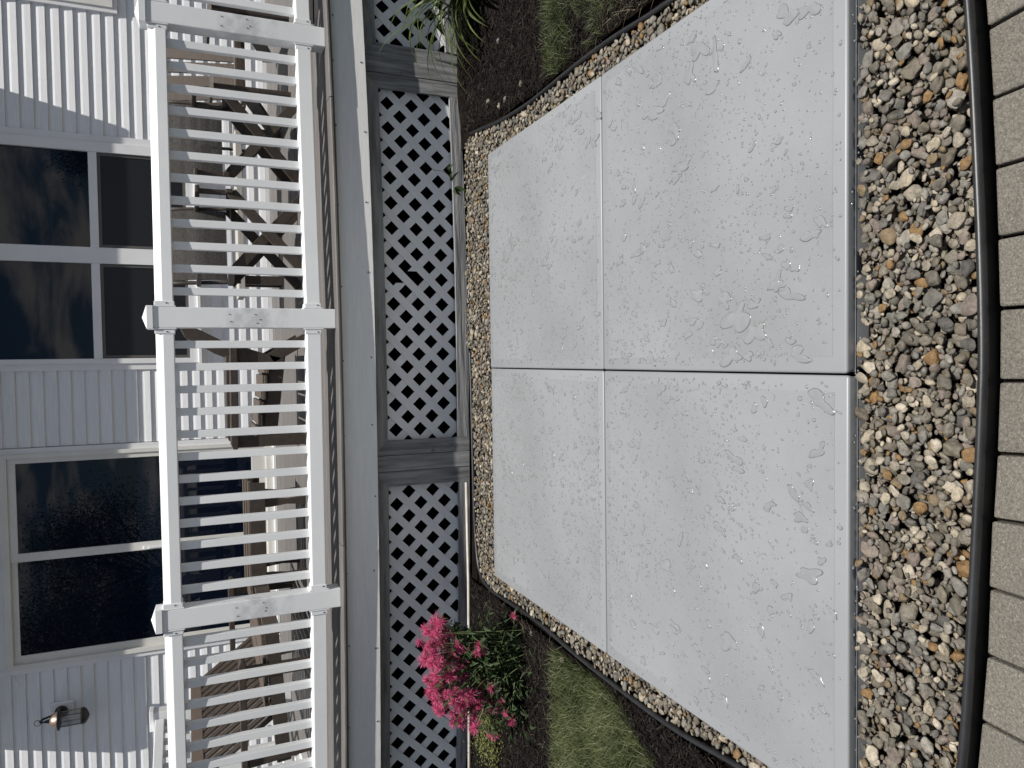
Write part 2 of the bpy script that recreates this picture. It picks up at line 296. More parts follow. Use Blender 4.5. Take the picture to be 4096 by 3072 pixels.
# pavers: a soldier course on a gentle curve, joints fanning towards the camera
JT = [((.802, 1.066), (.820, .98)), ((.66, 1.055), (.67, .979)), ((.515, 1.045), (.52, .978)), ((.374, 1.037), (.377, .976)), ((.231, 1.031), (.233, .975)), ((.088, 1.026), (.088, .973)), ((-.059, 1.026), (-.058, .972)), ((-.208, 1.03), (-.205, .971)), ((-.345, 1.037), (-.342, .969)), ((-.489, 1.042), (-.492, .968)), ((-.632, 1.046), (-.637, .966)), ((-.776, 1.056), (-.782, .965)), ((-.92, 1.068), (-.930, .965))]
pav = MB().box(-3, 3, -3, 1.005, -.07, -.036).build('paved_path', 'sand'); tag(pav, 'sand bed of the curved concrete paver path by the gravel', 'path', kind='structure')
def ext(a, b, L): d = Vector(b)-Vector(a); d.normalize(); return (a[0]+d.x*L, a[1]+d.y*L)
for row in range(3):
    for i in range(len(JT)-1):
        a, a2 = JT[i]; b, b2 = JT[i+1]; g_ = .0036
        t0, t1 = (.0, .205) if row == 0 else (.212+.21*(row-1), .415+.21*(row-1))
        q = [ext(a, a2, t0), ext(b, b2, t0), ext(b, b2, t1), ext(a, a2, t1)]
        q = [(q[0][0]-g_, q[0][1]-.009), (q[1][0]+g_, q[1][1]-.009), (q[2][0]+g_, q[2][1]), (q[3][0]-g_, q[3][1])]
        cx = sum(p[0] for p in q)/4; cy = sum(p[1] for p in q)/4; dz = random.uniform(-.0025, .0025)
        MB().poly(q[::-1], 'z', -.066, -.012+dz).build('paver', 'paver', pav, bevel=.0045, loc=(cx, cy, -.02))

# ------------------------------------------------------------------ spa pad: four grey plastic modules
PADZ = .05
def pad_module(x0, x1, y0, y1, label):
    t = empty('pad_panel', ((x0+x1)/2, (y0+y1)/2, -.03), label, 'plastic pad', 'grey plastic pad panels')
    ta = .013; V_ = [(x0+ta, y0+ta, -.028), (x1-ta, y0+ta, -.028), (x1-ta, y1-ta, -.028), (x0+ta, y1-ta, -.028), (x0, y0, PADZ), (x1, y0, PADZ), (x1, y1, PADZ), (x0, y1, PADZ)]
    MB().add(V_, [(3, 2, 1, 0), (4, 5, 6, 7), (0, 1, 5, 4), (1, 2, 6, 5), (2, 3, 7, 6), (3, 0, 4, 7)]).build('slab', 'pad', t, smooth=True, bevel=.0085, seg=4)
    m_ = .043; MB().poly([(x0+m_, y0+m_), (x1-m_, y0+m_), (x1-m_, y1-m_), (x0+m_, y1-m_)], 'z', PADZ-.004, PADZ+.0007).build('grained_top', 'padtop', t)
    lp = MB(); ze = .016; i_ = ta*(PADZ-ze)/(PADZ+.028)-.0008                 # moulding line round the side
    lp.box(x0+i_, x1-i_, y0+i_, y1-i_, ze-.0008, ze+.0006); lp.build('parting_line', 'pad', t)
    lg = MB()
    for k_ in range(4):
        xa = x0+(x1-x0)*(k_+.06)/4; xb = x0+(x1-x0)*(k_+.86)/4
        lg.box(xa, xb, y0+.0062, y0+.02, -.03, .010)
    lg.build('base_flange', 'pad', t, bevel=.002)
    return t
pad_module(-.0487, 1.063, 2.5045, 3.675, 'grey plastic pad panel at the back, on the strap-leaved plant side of the seam')
pad_module(-1.149, -.0505, 2.5030, 3.667, 'grey plastic pad panel at the back, next to the pink flowers')
pad_module(-.0487, 1.063, 1.345, 2.501, 'grey plastic pad panel at the front with the largest water puddle')
pad_module(-1.149, -.0505, 1.339, 2.4985, 'grey plastic pad panel at the front, below the pink flowers, with many small drops')

# rain left standing on the pads
V = []; F = []; RIM = []
def drop(x, y, r, elong, ang, irr, h, z, n):
    base = len(V); ca, sa = math.cos(ang), math.sin(ang)
    ph = [random.uniform(0, 6.28) for _ in range(4)]; am = [irr*random.uniform(.4, 1)/(k_+1)**.6 for k_ in range(4)]
    for fr, hz in ((1.0, 0), (1-.30*min(1, .0045/r), .72*h), (1-.55*min(1, .006/r), h)):
        for i in range(n):
            t = 2*math.pi*i/n; rr = r*(1+sum(am[k_]*math.sin((k_+2)*t+ph[k_]) for k_ in range(4))); rr = max(rr, .2*r)*fr
            a, b = rr*math.cos(t)*elong, rr*math.sin(t)
            V.append((x+a*ca-b*sa, y+a*sa+b*ca, z+hz))
    V.append((x, y, z+h*1.02))
    for j in (0, 1):
        for i in range(n):
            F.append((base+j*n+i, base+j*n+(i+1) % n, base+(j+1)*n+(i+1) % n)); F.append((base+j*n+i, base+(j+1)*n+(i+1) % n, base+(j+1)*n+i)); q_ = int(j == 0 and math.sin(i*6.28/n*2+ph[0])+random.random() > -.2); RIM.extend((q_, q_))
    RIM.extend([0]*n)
    for i in range(n): F.append((base+2*n+i, base+2*n+(i+1) % n, base+3*n))
def on_pad(x, y, m_=.0):
    return (-1.14+m_ < x < -.058-m_ or -.04+m_ < x < 1.055-m_) and (1.352+m_ < y < 2.495-m_ or 2.512+m_ < y < 3.665-m_)
ZT = PADZ+.0009
for (x, y, r, e, a, ir) in [(.105, 1.74, .030, 2.1, 2.2, .5), (.06, 1.665, .026, 1.5, 2.0, .5), (.163, 1.792, .018, 1.7, 1.2, .5), (-.07+.065, 1.765, .021, 2.0, 1.5, .45), (.188, 1.922, .017, 2.2, 1.4, .4), (.156, 1.531, .016, 2.2, 1.2, .5), (.185, 1.585, .013, 1.8, 2.1, .4), (.872, 1.954, .022, 1.6, .3, .6), (.929, 1.904, .026, 1.5, 1.2, .5), (.88, 1.83, .016, 2.6, .1, .4), (.725, 2.034, .02, 1.5, .9, .5), (.60, 2.0, .014, 3.6, 1.5, .25), (.925, 2.53, .018, 1.8, .5, .5), (-.115, 1.429, .02, 1.9, 1.2, .5), (.56, 3.363, .03, 1.3, 1.4, .4), (.50, 3.45, .024, 1.6, 1.6, .5), (.42, 3.004, .022, 1.3, 1.0, .5), (.815, 2.146, .02, 2.2, 1.1, .4), (1.0, 2.249, .016, 2.0, 1.0, .5), (-.566, 1.462, .018, 2.4, 1.7, .35), (.0, 1.5, .018, 1.7, 1.4, .5), (.882, 1.539, .022, 1.6, 1.2, .5), (.862, 1.462, .018, 1.8, 1.5, .5), (.3, 1.46, .013, 2.4, 1.5, .4), (-.3, 1.75, .016, 1.8, 1.3, .5), (-.85, 1.78, .022, 1.9, 1.6, .4), (-.7, 2.1, .018, 1.9, 1.5, .4)]:
    drop(x, y, r, e, a, ir, .0022, ZT, 40)
for _ in range(430):
    x, y = random.uniform(-1.13, 1.05), random.uniform(1.36, 3.65)
    if on_pad(x, y, .03): drop(x, y, random.uniform(.006, .0125), random.uniform(1.1, 2.6), random.gauss(1.5, .5), .34, .0019, ZT, 18)
cl = [(random.uniform(-1.1, 1.05), random.uniform(1.38, 3.65), random.uniform(.06, .3)) for _ in range(90)]
for _ in range(9500):
    if random.random() < .7: c = random.choice(cl); x, y = random.gauss(c[0], c[2]), random.gauss(c[1], c[2])
    else: x, y = random.uniform(-1.14, 1.06), random.uniform(1.35, 3.67)
    if on_pad(x, y, .012): drop(x, y, min(.0075, random.lognormvariate(math.log(.0025), .40)), random.uniform(1, 1.8), random.gauss(1.5, .6), .16, .0012, ZT, 9)
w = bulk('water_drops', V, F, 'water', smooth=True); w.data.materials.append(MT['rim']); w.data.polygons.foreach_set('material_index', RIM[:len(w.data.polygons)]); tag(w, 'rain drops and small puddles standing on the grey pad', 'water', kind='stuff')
V = []; F = []
for _ in range(60):                                # beads hanging on the front face
    x = random.uniform(-1.1, 1.0); z = random.uniform(.004, .036); r = random.uniform(.0015, .0032); yb = (1.345 if x > -.05 else 1.339)-.001; n0 = len(V)
    for zz_, rr in ((0, 1), (.5, .85), (.9, .45)):
        for i in range(8): V.append((x+r*rr*math.cos(i*math.pi/4), yb-r*zz_*.8, z+r*rr*math.sin(i*math.pi/4)))
    for j in (0, 1):
        for i in range(8): F.append((n0+j*8+i, n0+j*8+(i+1) % 8, n0+(j+1)*8+(i+1) % 8, n0+(j+1)*8+i))
    F.append((n0+16, n0+18, n0+20, n0+22))
w = bulk('water_beads', V, F, 'water', smooth=True); tag(w, 'tiny water beads clinging to the front face of the pad', 'water', kind='stuff')
V = []; F = []
for _ in range(260):                               # grit washed along puddle rims
    c = random.choice([(.105, 1.74), (.05, 1.66), (-.02, 1.765), (.9, 1.92), (.725, 2.03), (.5, 3.4), (.6, 1.8)]); x = random.gauss(c[0], .07); y = random.gauss(c[1], .07)
    if not on_pad(x, y, .02): continue
    r = random.uniform(.0006, .0022); n0 = len(V)
    V += [(x-r, y, ZT+.0002), (x, y-r*.7, ZT+.0002), (x+r, y, ZT+.0002), (x, y+r*.7, ZT+.0002), (x, y, ZT+r*.9+.0016)]
    F += [(n0, n0+1, n0+4), (n0+1, n0+2, n0+4), (n0+2, n0+3, n0+4), (n0+3, n0, n0+4)]
w = bulk('grit', V, F, 'stain'); tag(w, 'specks of brown grit left around the puddles on the pad', 'grit', kind='stuff')

# ------------------------------------------------------------------ black garden edging
def smooth_path(P, n=6):
    out_ = []
    for i in range(len(P)-1):
        p0 = P[max(i-1, 0)]; p1 = P[i]; p2 = P[i+1]; p3 = P[min(i+2, len(P)-1)]
        for k_ in range(n):
            t = k_/n; out_.append(tuple(.5*((2*p1[c])+(-p0[c]+p2[c])*t+(2*p0[c]-5*p1[c]+4*p2[c]-p3[c])*t*t+(-p0[c]+3*p1[c]-3*p2[c]+p3[c])*t**3) for c in (0, 1)))
    out_.append(tuple(P[-1])); return out_
PROF = [(-.0025, -.085), (-.0025, -.018), (-.007, -.014), (-.009, -.006), (-.0075, .001), (-.0025, .0055), (.0025, .0055), (.0075, .001), (.009, -.006), (.007, -.014), (.0025, -.018), (.0025, -.085)]
EDGE_S = [(x*.98, y*.98) for x, y in EDGE]; RSIDE_S = [(x*.983, y*.983 if y < 3.7 else y-.063) for x, y in RSIDE]; LSIDE_S = [(x*.983, y*.983 if y < 3.7 else y-.063) for x, y in LSIDE]
for P, zt, lab in ((EDGE_S, .030, 'black plastic edging strip between the gravel and the concrete pavers'), (RSIDE_S, .026, 'black plastic edging strip along the gravel beside the bare mulch and grass'), (LSIDE_S, .026, 'black plastic edging strip curving round the gravel corner by the pink flowers')):
    pts = [(x, y, zt+.0012*math.sin(i*.35)) for i, (x, y) in enumerate(smooth_path(P))]
    o = MB().sweep(PROF, pts).build('garden_edging', 'edging', smooth=True); tag(o, lab, 'edging', 'black plastic edging strips')

# ------------------------------------------------------------------ gravel: stones dropped one by one onto a height field
bedpoly = [p for p in smooth_path(EDGE_S)]+[p for p in smooth_path(LSIDE_S)][4:]+[(.05, 4.10), (1.25, 4.10)]+[p for p in smooth_path(RSIDE_S)][::-1][:-4]
GX0, GY0, GS = -1.34, .96, .0028
nx, ny = int(2.68/GS), int(3.2/GS)
Hf = np.full((nx, ny), -.034, np.float32)
gxs = GX0+GS*np.arange(nx); gys = GY0+GS*np.arange(ny)
gb = MB().poly(bedpoly[::-1], 'z', -.034, -.030).build('gravel_bed', 'soil'); tag(gb, 'bed of mixed grey and tan river pebbles around the plastic pad', 'gravel', kind='structure')
def padhit(x, y, m_): return (-1.149-m_ < x < 1.063+m_) and (1.339-m_ < y < 3.675+m_)
bx = np.array([p[0] for p in bedpoly]); by = np.array([p[1] for p in bedpoly])
cand = rng.uniform((-1.31, 1.0), (1.29, 4.12), (130000, 2))
ok = inpoly(cand[:, 0], cand[:, 1], bedpoly); cand = cand[ok]
cand = np.array([c for c in cand if not padhit(c[0], c[1], .004)])
vis = cand[(cand[:, 1] > 1.339) | (np.abs(cand[:, 0]) < 1.12)]
stones = []; ci = 0
_bp = np.array(bedpoly+bedpoly[:1]); eb = np.concatenate([_bp[:-1]+(_bp[1:]-_bp[:-1])*t for t in np.linspace(0, 1, 10)])
def edist(x, y): return np.min(np.hypot(eb[:, 0]-x, eb[:, 1]-y))
NST = 25000
for s_ in range(NST):
    a = min(.025, max(.0048, rng.lognormal(math.log(.0106), .42))); b = a*rng.uniform(.55, .92); c = a*rng.uniform(.28, .56)
    th = rng.uniform(0, 2*math.pi); tl = abs(rng.normal(0, .36)); ta = rng.uniform(0, 2*math.pi)
    Rm = Matrix.Rotation(tl, 3, Vector((math.cos(ta), math.sin(ta), 0))) @ Matrix.Rotation(th, 3, 'Z'); Rn = np.array(Rm)
    Pm = Rn @ np.diag([1/a**2, 1/b**2, 1/c**2]) @ Rn.T
    rad = int(a/GS)+1; o_ = np.arange(-rad, rad+1)*GS; DX, DY = np.meshgrid(o_, o_, indexing='ij')
    q = (Pm[0, 2]*DX+Pm[1, 2]*DY); rr = Pm[0, 0]*DX**2+2*Pm[0, 1]*DX*DY+Pm[1, 1]*DY**2-1; D = q*q-Pm[2, 2]*rr; mk = D > 0
    if not mk.any(): continue
    sq = np.sqrt(np.where(mk, D, 0)); lo_ = (-q-sq)/Pm[2, 2]; up_ = (-q+sq)/Pm[2, 2]
    best = None
    for _ in range(5):
        x, y = cand[ci % len(cand)]; ci += 1
        if padhit(x, y, .55*b): continue
        i = int((x-GX0)/GS); j = int((y-GY0)/GS)
        if i-rad < 0 or j-rad < 0 or i+rad+1 > nx or j+rad+1 > ny: continue
        zc = float(np.max(np.where(mk, Hf[i-rad:i+rad+1, j-rad:j+rad+1]-lo_, -9)))
        if best is None or zc < best[0]: best = (zc, i, j, x, y)
    if best is None: continue
    zc, i, j, x, y = best
    top = zc+float(up_[mk].max())
    if top > .034 or edist(x, y) < .7*a+.008: continue
    zc -= .12*c
    sl_ = Hf[i-rad:i+rad+1, j-rad:j+rad+1]; np.maximum(sl_, np.where(mk, zc+up_, -9), out=sl_)
    stones.append((x, y, zc, a, b, c, Rm, top, i, j, np.where(mk, zc+up_, -9).astype(np.float32), rad))
# unit pebbles
def unit_pebble(seed, sub):
    import bmesh
    rn = random.Random(seed); bm = bmesh.new(); bmesh.ops.create_icosphere(bm, subdivisions=sub, radius=1)
    ks = [(Vector((rn.gauss(0, 1), rn.gauss(0, 1), rn.gauss(0, 1))).normalized(), rn.uniform(.02, .13), rn.uniform(1.2, 3.2), rn.uniform(0, 6)) for _ in range(6)]
    cuts = [(Vector((rn.gauss(0, 1), rn.gauss(0, 1), rn.gauss(0, .6))).normalized(), rn.uniform(.62, .93)) for _ in range(rn.randint(2, 6))]
    for v in bm.verts:
        p = v.co.copy(); f = 1+sum(am*math.sin(fr*p.dot(d)*2+ph) for d, am, fr, ph in ks)
        p *= f
        for d, l in cuts:
            e = p.dot(d)
            if e > l: p -= d*(e-l)*.8
        v.co = p
    bm.faces.ensure_lookup_table(); bm.verts.index_update()
    Vv = np.array([v.co[:] for v in bm.verts]); Fv = np.array([[q.index for q in f.verts] for f in bm.faces]); bm.free(); return Vv, Fv
LOW = [unit_pebble(i, 2) for i in range(14)]; HIGH = [unit_pebble(i, 3) for i in range(14)]
def exposed(s):
    i, j, rad = s[8], s[9], s[11]; return int((s[10] >= Hf[i-rad:i+rad+1, j-rad:j+rad+1]-5e-4).sum())
order = sorted([k_ for k_, s in enumerate(stones) if s[1] < 1.34 and abs(s[0]) < .98 ], key=lambda k_: -exposed(stones[k_]))[:300]
sel = set(order)
hm = [mesh('stone', v_, f_, MT['pebble_o'], True) for v_, f_ in HIGH]
for k_ in order:
    x, y, z, a, b, c, Rm, *_ = stones[k_]; o = bpy.data.objects.new('stone', hm[k_ % 14]); link(o, gb)
    o.matrix_local = Matrix.Translation((x, y, z)) @ Rm.to_4x4() @ Matrix.Diagonal((a, b, c, 1))
Vs = []; Fs = []; Rs = []; n0 = 0
def add_stone(s, k_):
    global n0
    v_, f_ = LOW[k_ % 14]; x, y, z, a, b, c, Rm = s[:7]
    Vs.append((v_*[a, b, c]) @ np.array(Rm).T+[x, y, z]); Fs.append(f_+n0); Rs.append(np.full(len(v_), random.random())); n0 += len(v_)
for k_, s in enumerate(stones):
    if k_ not in sel and exposed(s) > 1: add_stone(s, k_)
for (x, y) in [(1.31, 3.32), (1.36, 3.75), (1.30, 3.52), (1.62, 3.60), (-1.33, 3.28), (-1.34, 2.95), (1.29, 3.6)]:   # strays on the mulch
    add_stone((x, y, .012, .018, .014, .010, Matrix.Rotation(x*7, 3, 'Z')), int(x*100) % 14)
o = bulk('pebble_mass', np.concatenate(Vs), np.concatenate(Fs), 'pebble_m', np.concatenate(Rs), gb, True); o['kind'] = 'stuff'

# ------------------------------------------------------------------ deck
ZF = .772
def yF(x): return 4.045+B(x)
deck = empty('deck', (0, 4.05, 0), 'raised deck with grey composite boards and white painted fascia in front of the house', 'deck')
def strip(y0, y1, z0, z1, xs=None):                # bent board along x: y0,y1 functions of x
    m_ = MB(); xs = xs or XS
    for x in xs:
        a, b = y0(x), y1(x); m_.V += [(x, a, z0), (x, b, z0), (x, b, z1), (x, a, z1)]
    for i in range(len(xs)-1):
        for j in range(4): m_.F.append((i*4+j, (i+1)*4+j, (i+1)*4+(j+1) % 4, i*4+(j+1) % 4))
    m_.F += [(3, 2, 1, 0), tuple(4*(len(xs)-1)+k_ for k_ in range(4))]; return m_
nz = MB(); prof = [(0, -.027), (-.010, -.024), (-.016, -.014), (-.0155, -.006), (-.011, -.001), (-.002, 0)]
for seg_ in ((-4.4, -1.0), (-.996, 1.42), (1.424, 4.2)):    # rounded nosing in butted lengths
    xs = np.linspace(seg_[0], seg_[1], 18); m_ = MB(); dzr = random.uniform(-.001, .001); dyr = random.uniform(-.003, .003)
    for x in xs:
        y_ = yF(x)+.016+dyr; m_.V += [(x, y_+q[0], ZF+dzr+q[1]) for q in prof]+[(x, y_+.12, ZF+dzr), (x, y_+.12, ZF-.027)]
    n_ = len(prof)+2
    for i in range(len(xs)-1):
        for j in range(n_): m_.F.append((i*n_+j, i*n_+(j+1) % n_, (i+1)*n_+(j+1) % n_, (i+1)*n_+j))
    m_.F += [tuple(range(n_-1, -1, -1)), tuple((len(xs)-1)*n_+k_ for k_ in range(n_))]
    m_.build('nosing_board', 'deck', deck, smooth=False)
def yFa(x): return yF(x)+.036+.014*math.exp(-((x+.3)/1.3)**2)
fa = strip(yFa, lambda x: yFa(x)+.022, .562, ZF-.029).build('fascia', 'fascia', deck)
scr = MB().lathe([(.0045, 0), (.0045, .0015), (.001, .002)], (0, 0, 0), 8).build('screw', 'dark_metal', fa, loc=(0, 0, 0)); scr.location = (1.9, yFa(1.9)-.002-4.05, .73); scr.rotation_euler = (R(90), 0, 0)
for x in np.arange(-2.4, 2.1, .405):
    for z in (.735, .585):
        xx = x+random.uniform(-.05, .05); o = bpy.data.objects.new('screw', scr.data); link(o, fa); o.location = (xx, yFa(xx)-.0012-4.05, z+random.uniform(-.008, .008)); o.rotation_euler = (R(90), 0, 0)
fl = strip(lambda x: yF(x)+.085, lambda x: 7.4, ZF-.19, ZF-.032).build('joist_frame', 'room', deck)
yb = 4.185
for k_ in range(24):
    dzr = random.uniform(-.0012, .0012)
    if k_ == 0: o = strip(lambda x: yF(x)+.141, lambda x: 4.38+max(0, B(x)-.15), ZF-.026, ZF).build('deck_board', 'deck', deck)
    else:
        y0 = 4.385+(k_-1)*.1385; x0 = 1.55 if y0 < 4.55 else 4.3
        o = MB().box(-4.4, 4.2 if y0 > 4.7 else 2.0, y0, y0+.133, ZF-.026+dzr, ZF+dzr-(.0 if k_ % 2 else .0004)).build('deck_board', 'deck', deck, bevel=.002, seg=1)

# ------------------------------------------------------------------ railing
PX = [3.30, 1.773, .226, -1.295, -2.83]
rail = empty('railing', (.226, 4.15, ZF), 'white vinyl railing with square balusters along the front of the deck', 'railing')
PW = .0515
def postY(x): return 4.10+B(x)+PW
pm = MB().box(-PW, PW, -PW, PW, 0, .905).build('post', 'post', rail, bevel=.004, loc=(PX[2], postY(PX[2]), ZF), local=True)
def capmesh():
    c = MB(); w_ = .058
    c.box(-w_, w_, -w_, w_, -.004, .026)
    w2 = .0565; c.add([(-w2, -w2, .026), (w2, -w2, .026), (w2, w2, .026), (-w2, w2, .026), (0, 0, .048)], [(0, 1, 4), (1, 2, 4), (2, 3, 4), (3, 0, 4)]); return c
posts = []
for i, x in enumerate(PX):
    o = pm if i == 2 else inst(pm, 'post', (x, postY(x), ZF), rail)
    o.name = 'post'; WLOC[o.name] = np.array((x, postY(x), ZF)); posts.append(o)
cap0 = capmesh().build('post_cap', 'vinyl', posts[2], bevel=.002, local=True); cap0.location = (0, 0, .893)
for i, x in enumerate(PX):
    if i != 2:
        o = bpy.data.objects.new('post_cap', cap0.data); link(o, posts[i]); o.location = (0, 0, .893)
    for (dx, dz) in ((-.022, .40), (.024, .405), (-.002, .39), (-.024, .53), (.022, .535)):
        s1 = bpy.data.objects.new('screw', scr.data); link(s1, posts[i]); s1.location = (dx+random.uniform(-.008, .008), -PW-.0005, dz+random.uniform(-.006, .006)); s1.rotation_euler = (R(90), 0, 0); s1.scale = (.62, .62, 1.2)
TOP = [(-.043, 0), (-.043, .05), (-.031, .073), (-.022, .085), (.022, .085), (.031, .073), (.043, .05), (.043, 0)]
BOT = [(-.042, 0), (-.042, .071), (-.036, .078), (.036, .078), (.042, .071), (.042, 0)]
bal = None
for i in range(len(PX)-1):
    xa, xb = PX[i]-PW, PX[i+1]+PW; ya, yb_ = postY(PX[i]), postY(PX[i+1])
    MB().sweep(TOP, [(xa, ya, 1.568), (xb, yb_, 1.568)]).build('top_rail', 'vinyl', rail, bevel=.004)
    MB().sweep(BOT, [(xa, ya, .850), (xb, yb_, .850)]).build('bottom_rail', 'vinyl', rail, bevel=.003)
    ang = math.atan2(yb_-ya, xb-xa)
    for (e, sgn, yy) in ((xa, -1, ya), (xb, 1, yb_)):        # brackets
        k1 = MB(); x0, x1 = sorted((e, e+sgn*.007)); x2, x3 = sorted((e+sgn*.007, e+sgn*.030))
        k1.box(x0, x1, yy-.052, yy+.052, 1.556, 1.662).box(x2, x3, yy-.0465, yy+.0465, 1.563, 1.656)
        k1.build('rail_bracket', 'vinyl', rail, bevel=.003)
        k1 = MB().box(x0, x1, yy-.0505, yy+.0505, .835, .940).box(x2, x3, yy-.0455, yy+.0455, .8455, .9315); k1.build('rail_bracket', 'vinyl', rail, bevel=.003)
        for (zz_, dd) in ((1.60, .0465), (.865, .0455)):
            s1 = bpy.data.objects.new('screw', scr.data); link(s1, rail); s1.location = tuple(np.array((e+sgn*.02, yy-dd-.0008, zz_))-wl(rail)); s1.rotation_euler = (R(90), 0, 0); s1.scale = (.8, .8, .8)
    n_ = 12; e0 = .083; L = xa-xb; pitch = (L-2*e0)/(n_-1)
    for k_ in range(n_):
        x = xa-e0-k_*pitch; t = (xa-x)/L; y_ = ya+(yb_-ya)*t
        if bal is None: bal = MB().box(-.019, .019, -.019, .019, .920-ZF, 1.575-ZF).build('baluster', 'vinyl', rail, bevel=.002, loc=(0, 0, 0)); bal.location = tuple(np.array((x, y_, ZF))-wl(rail)); bal.data.name = 'baluster'; b_=bal
        else: b_ = inst(bal, 'baluster', (x, y_, ZF), rail)
        b_.rotation_euler = (0, 0, random.uniform(-.01, .01))

# ------------------------------------------------------------------ lattice skirting
sk = empty('lattice_skirt', (.5, 4.2, 0), 'white diagonal lattice skirting in weathered grey frames under the deck', 'lattice')
def yK(x): return yFa(x)+.107-.013*(min(max(x, -2.5), 2.2)-.3)
def slab(pts, d0, d1, name, m, parent, bevel=0):     # polygon in (x,z), following the bent front
    m_ = MB(); n_ = len(pts)
    m_.V = [(x, yK(x)+d0, z) for x, z in pts]+[(x, yK(x)+d1, z) for x, z in pts]
    m_.F = [tuple(range(n_)), tuple(range(2*n_-1, n_-1, -1))]+[(i, n_+i, n_+(i+1) % n_, (i+1) % n_) for i in range(n_)]
    # consistent winding whatever the polygon's direction
    a = sum(pts[i][0]*pts[(i+1) % n_][1]-pts[(i+1) % n_][0]*pts[i][1] for i in range(n_))
    if a < 0: m_.F = [f[::-1] for f in m_.F]
    return m_.build(name, m, parent, bevel=bevel, seg=1)
def board(xl, xr, al, ar, zt0, zt1, zb0, zb1, d0, d1, name, m, parent):   # long board following the bow; al/ar = extra length along the top edge
    m_ = MB(); n_ = max(2, int((xr-xl)/.12))
    for i in range(n_+1):
        t = i/n_; xt = xl-al+(xr+ar-xl+al)*t; xb = xl+(xr-xl)*t; zt_ = zt0+(zt1-zt0)*t; zb_ = zb0+(zb1-zb0)*t
        m_.V += [(xb, yK(xb)+d0, zb_), (xt, yK(xt)+d0, zt_), (xt, yK(xt)+d1, zt_), (xb, yK(xb)+d1, zb_)]
    for i in range(n_):
        for j in range(4): m_.F.append((i*4+j, i*4+(j+1) % 4, (i+1)*4+(j+1) % 4, (i+1)*4+j))
    m_.F += [(0, 3, 2, 1), tuple(4*n_+k_ for k_ in range(4))]
    return m_.build(name, m, parent)
def clip(poly, ax, lim, keep_less):
    o_ = []
    for i in range(len(poly)):
        p, q = poly[i], poly[(i+1) % len(poly)]; ip = (p[ax] <= lim) == keep_less or p[ax] == lim; iq = (q[ax] <= lim) == keep_less or q[ax] == lim
        if ip: o_.append(p)
        if ip != iq:
            t = (lim-p[ax])/(q[ax]-p[ax]); o_.append((p[0]+(q[0]-p[0])*t, p[1]+(q[1]-p[1])*t))
    return o_
ZL0, ZL1, PIT, SW = -.02, .54, .1455, .0445
def panel(x0, x1, fr, label, broken=None):
    lp = MB().box(x0, x1, yK((x0+x1)/2)+.125, yK((x0+x1)/2)+.129, -.03, -.026).build('lattice_panel', 'lattice', sk); lp['label'] = label
    for sgn, d in ((1, .046), (-1, .052)):
        # strips z = sgn*(x) + c ; opening centres at x=1.122+k*PIT, z=.34 and half-offset rows
        c0 = (.34-sgn*1.122)+PIT/2; k0 = int(((ZL0 if sgn > 0 else ZL0)-8-c0)/PIT)
        for k_ in range(k0, k0+130):
            c = c0+k_*PIT; h = SW/2*math.sqrt(2)
            P = [(x0-2, sgn*(x0-2)+c-h), (x1+2, sgn*(x1+2)+c-h), (x1+2, sgn*(x1+2)+c+h), (x0-2, sgn*(x0-2)+c+h)]
            for ax, lim, kl in ((0, x0-.075, False), (0, x1+.075, True), (1, ZL0, False), (1, ZL1, True)):
                P = clip(P, ax, lim, kl) if P else P
            if len(P) < 3: continue
            if max(p[1] for p in P)-min(p[1] for p in P) < .01: continue
            if broken and sgn == broken[0] and abs(sgn*broken[1]+c-broken[2]) < PIT*.5:     # one snapped strip
                xb_ = broken[1]; l_ = clip(P, 0, xb_-.036, True); r_ = clip(P, 0, xb_+.034, False)
                for q in (l_, r_):
                    if len(q) >= 3: slab(q, d, d+.005, 'lattice_strip', 'lattice', lp)
                continue
            slab(P, d, d+.005, 'lattice_strip', 'lattice', lp)
    zt, zo = .473, .561; xl, xr = x0, x1; w_ = .088
    zb = -.02
    board(xl, xr, fr, fr, zo, zo, zt, zt, 0, .022, 'frame_rail', 'weathered_h', sk)
    slab([(xl-fr, zo-.0015), (xl, zt-.0015), (xl, zb), (xl-fr, zb)], 0.001, .022, 'frame_stile', 'weathered', sk)
    slab([(xr+fr, zo-.0015), (xr+fr, zb), (xr, zb), (xr, zt-.0015)], 0.001, .022, 'frame_stile', 'weathered', sk)
    board(xl+.001, xr-.001, 0, 0, .052, .045, zb, zb, .002, .022, 'frame_rail', 'weathered_h', sk)
panel(-.461, 1.556, .084, 'long middle lattice panel with one snapped strip', (-1, .48, .385))
panel(-2.9, -.727, .086, 'lattice panel behind the pink flowers')
panel(1.822, 3.4, .086, 'lattice panel behind the strap-leaved plant')
for xa, xb in ((-.638, -.548), (1.643, 1.733)):
    slab([(xa, .56), (xa, -.02), (xb, -.02), (xb, .56)], -.004, .03, 'post_board', 'weathered', sk, .002)
pipe = MB().tube([(-.72, 4.125, .035), (-1.3, 4.12, .032), (-2.0, 4.14, .033), (-2.8, 4.17, .034)], .009).build('pipe', 'dirtwhite', smooth=True); tag(pipe, 'thin off-white pipe lying along the foot of the lattice', 'pipe')

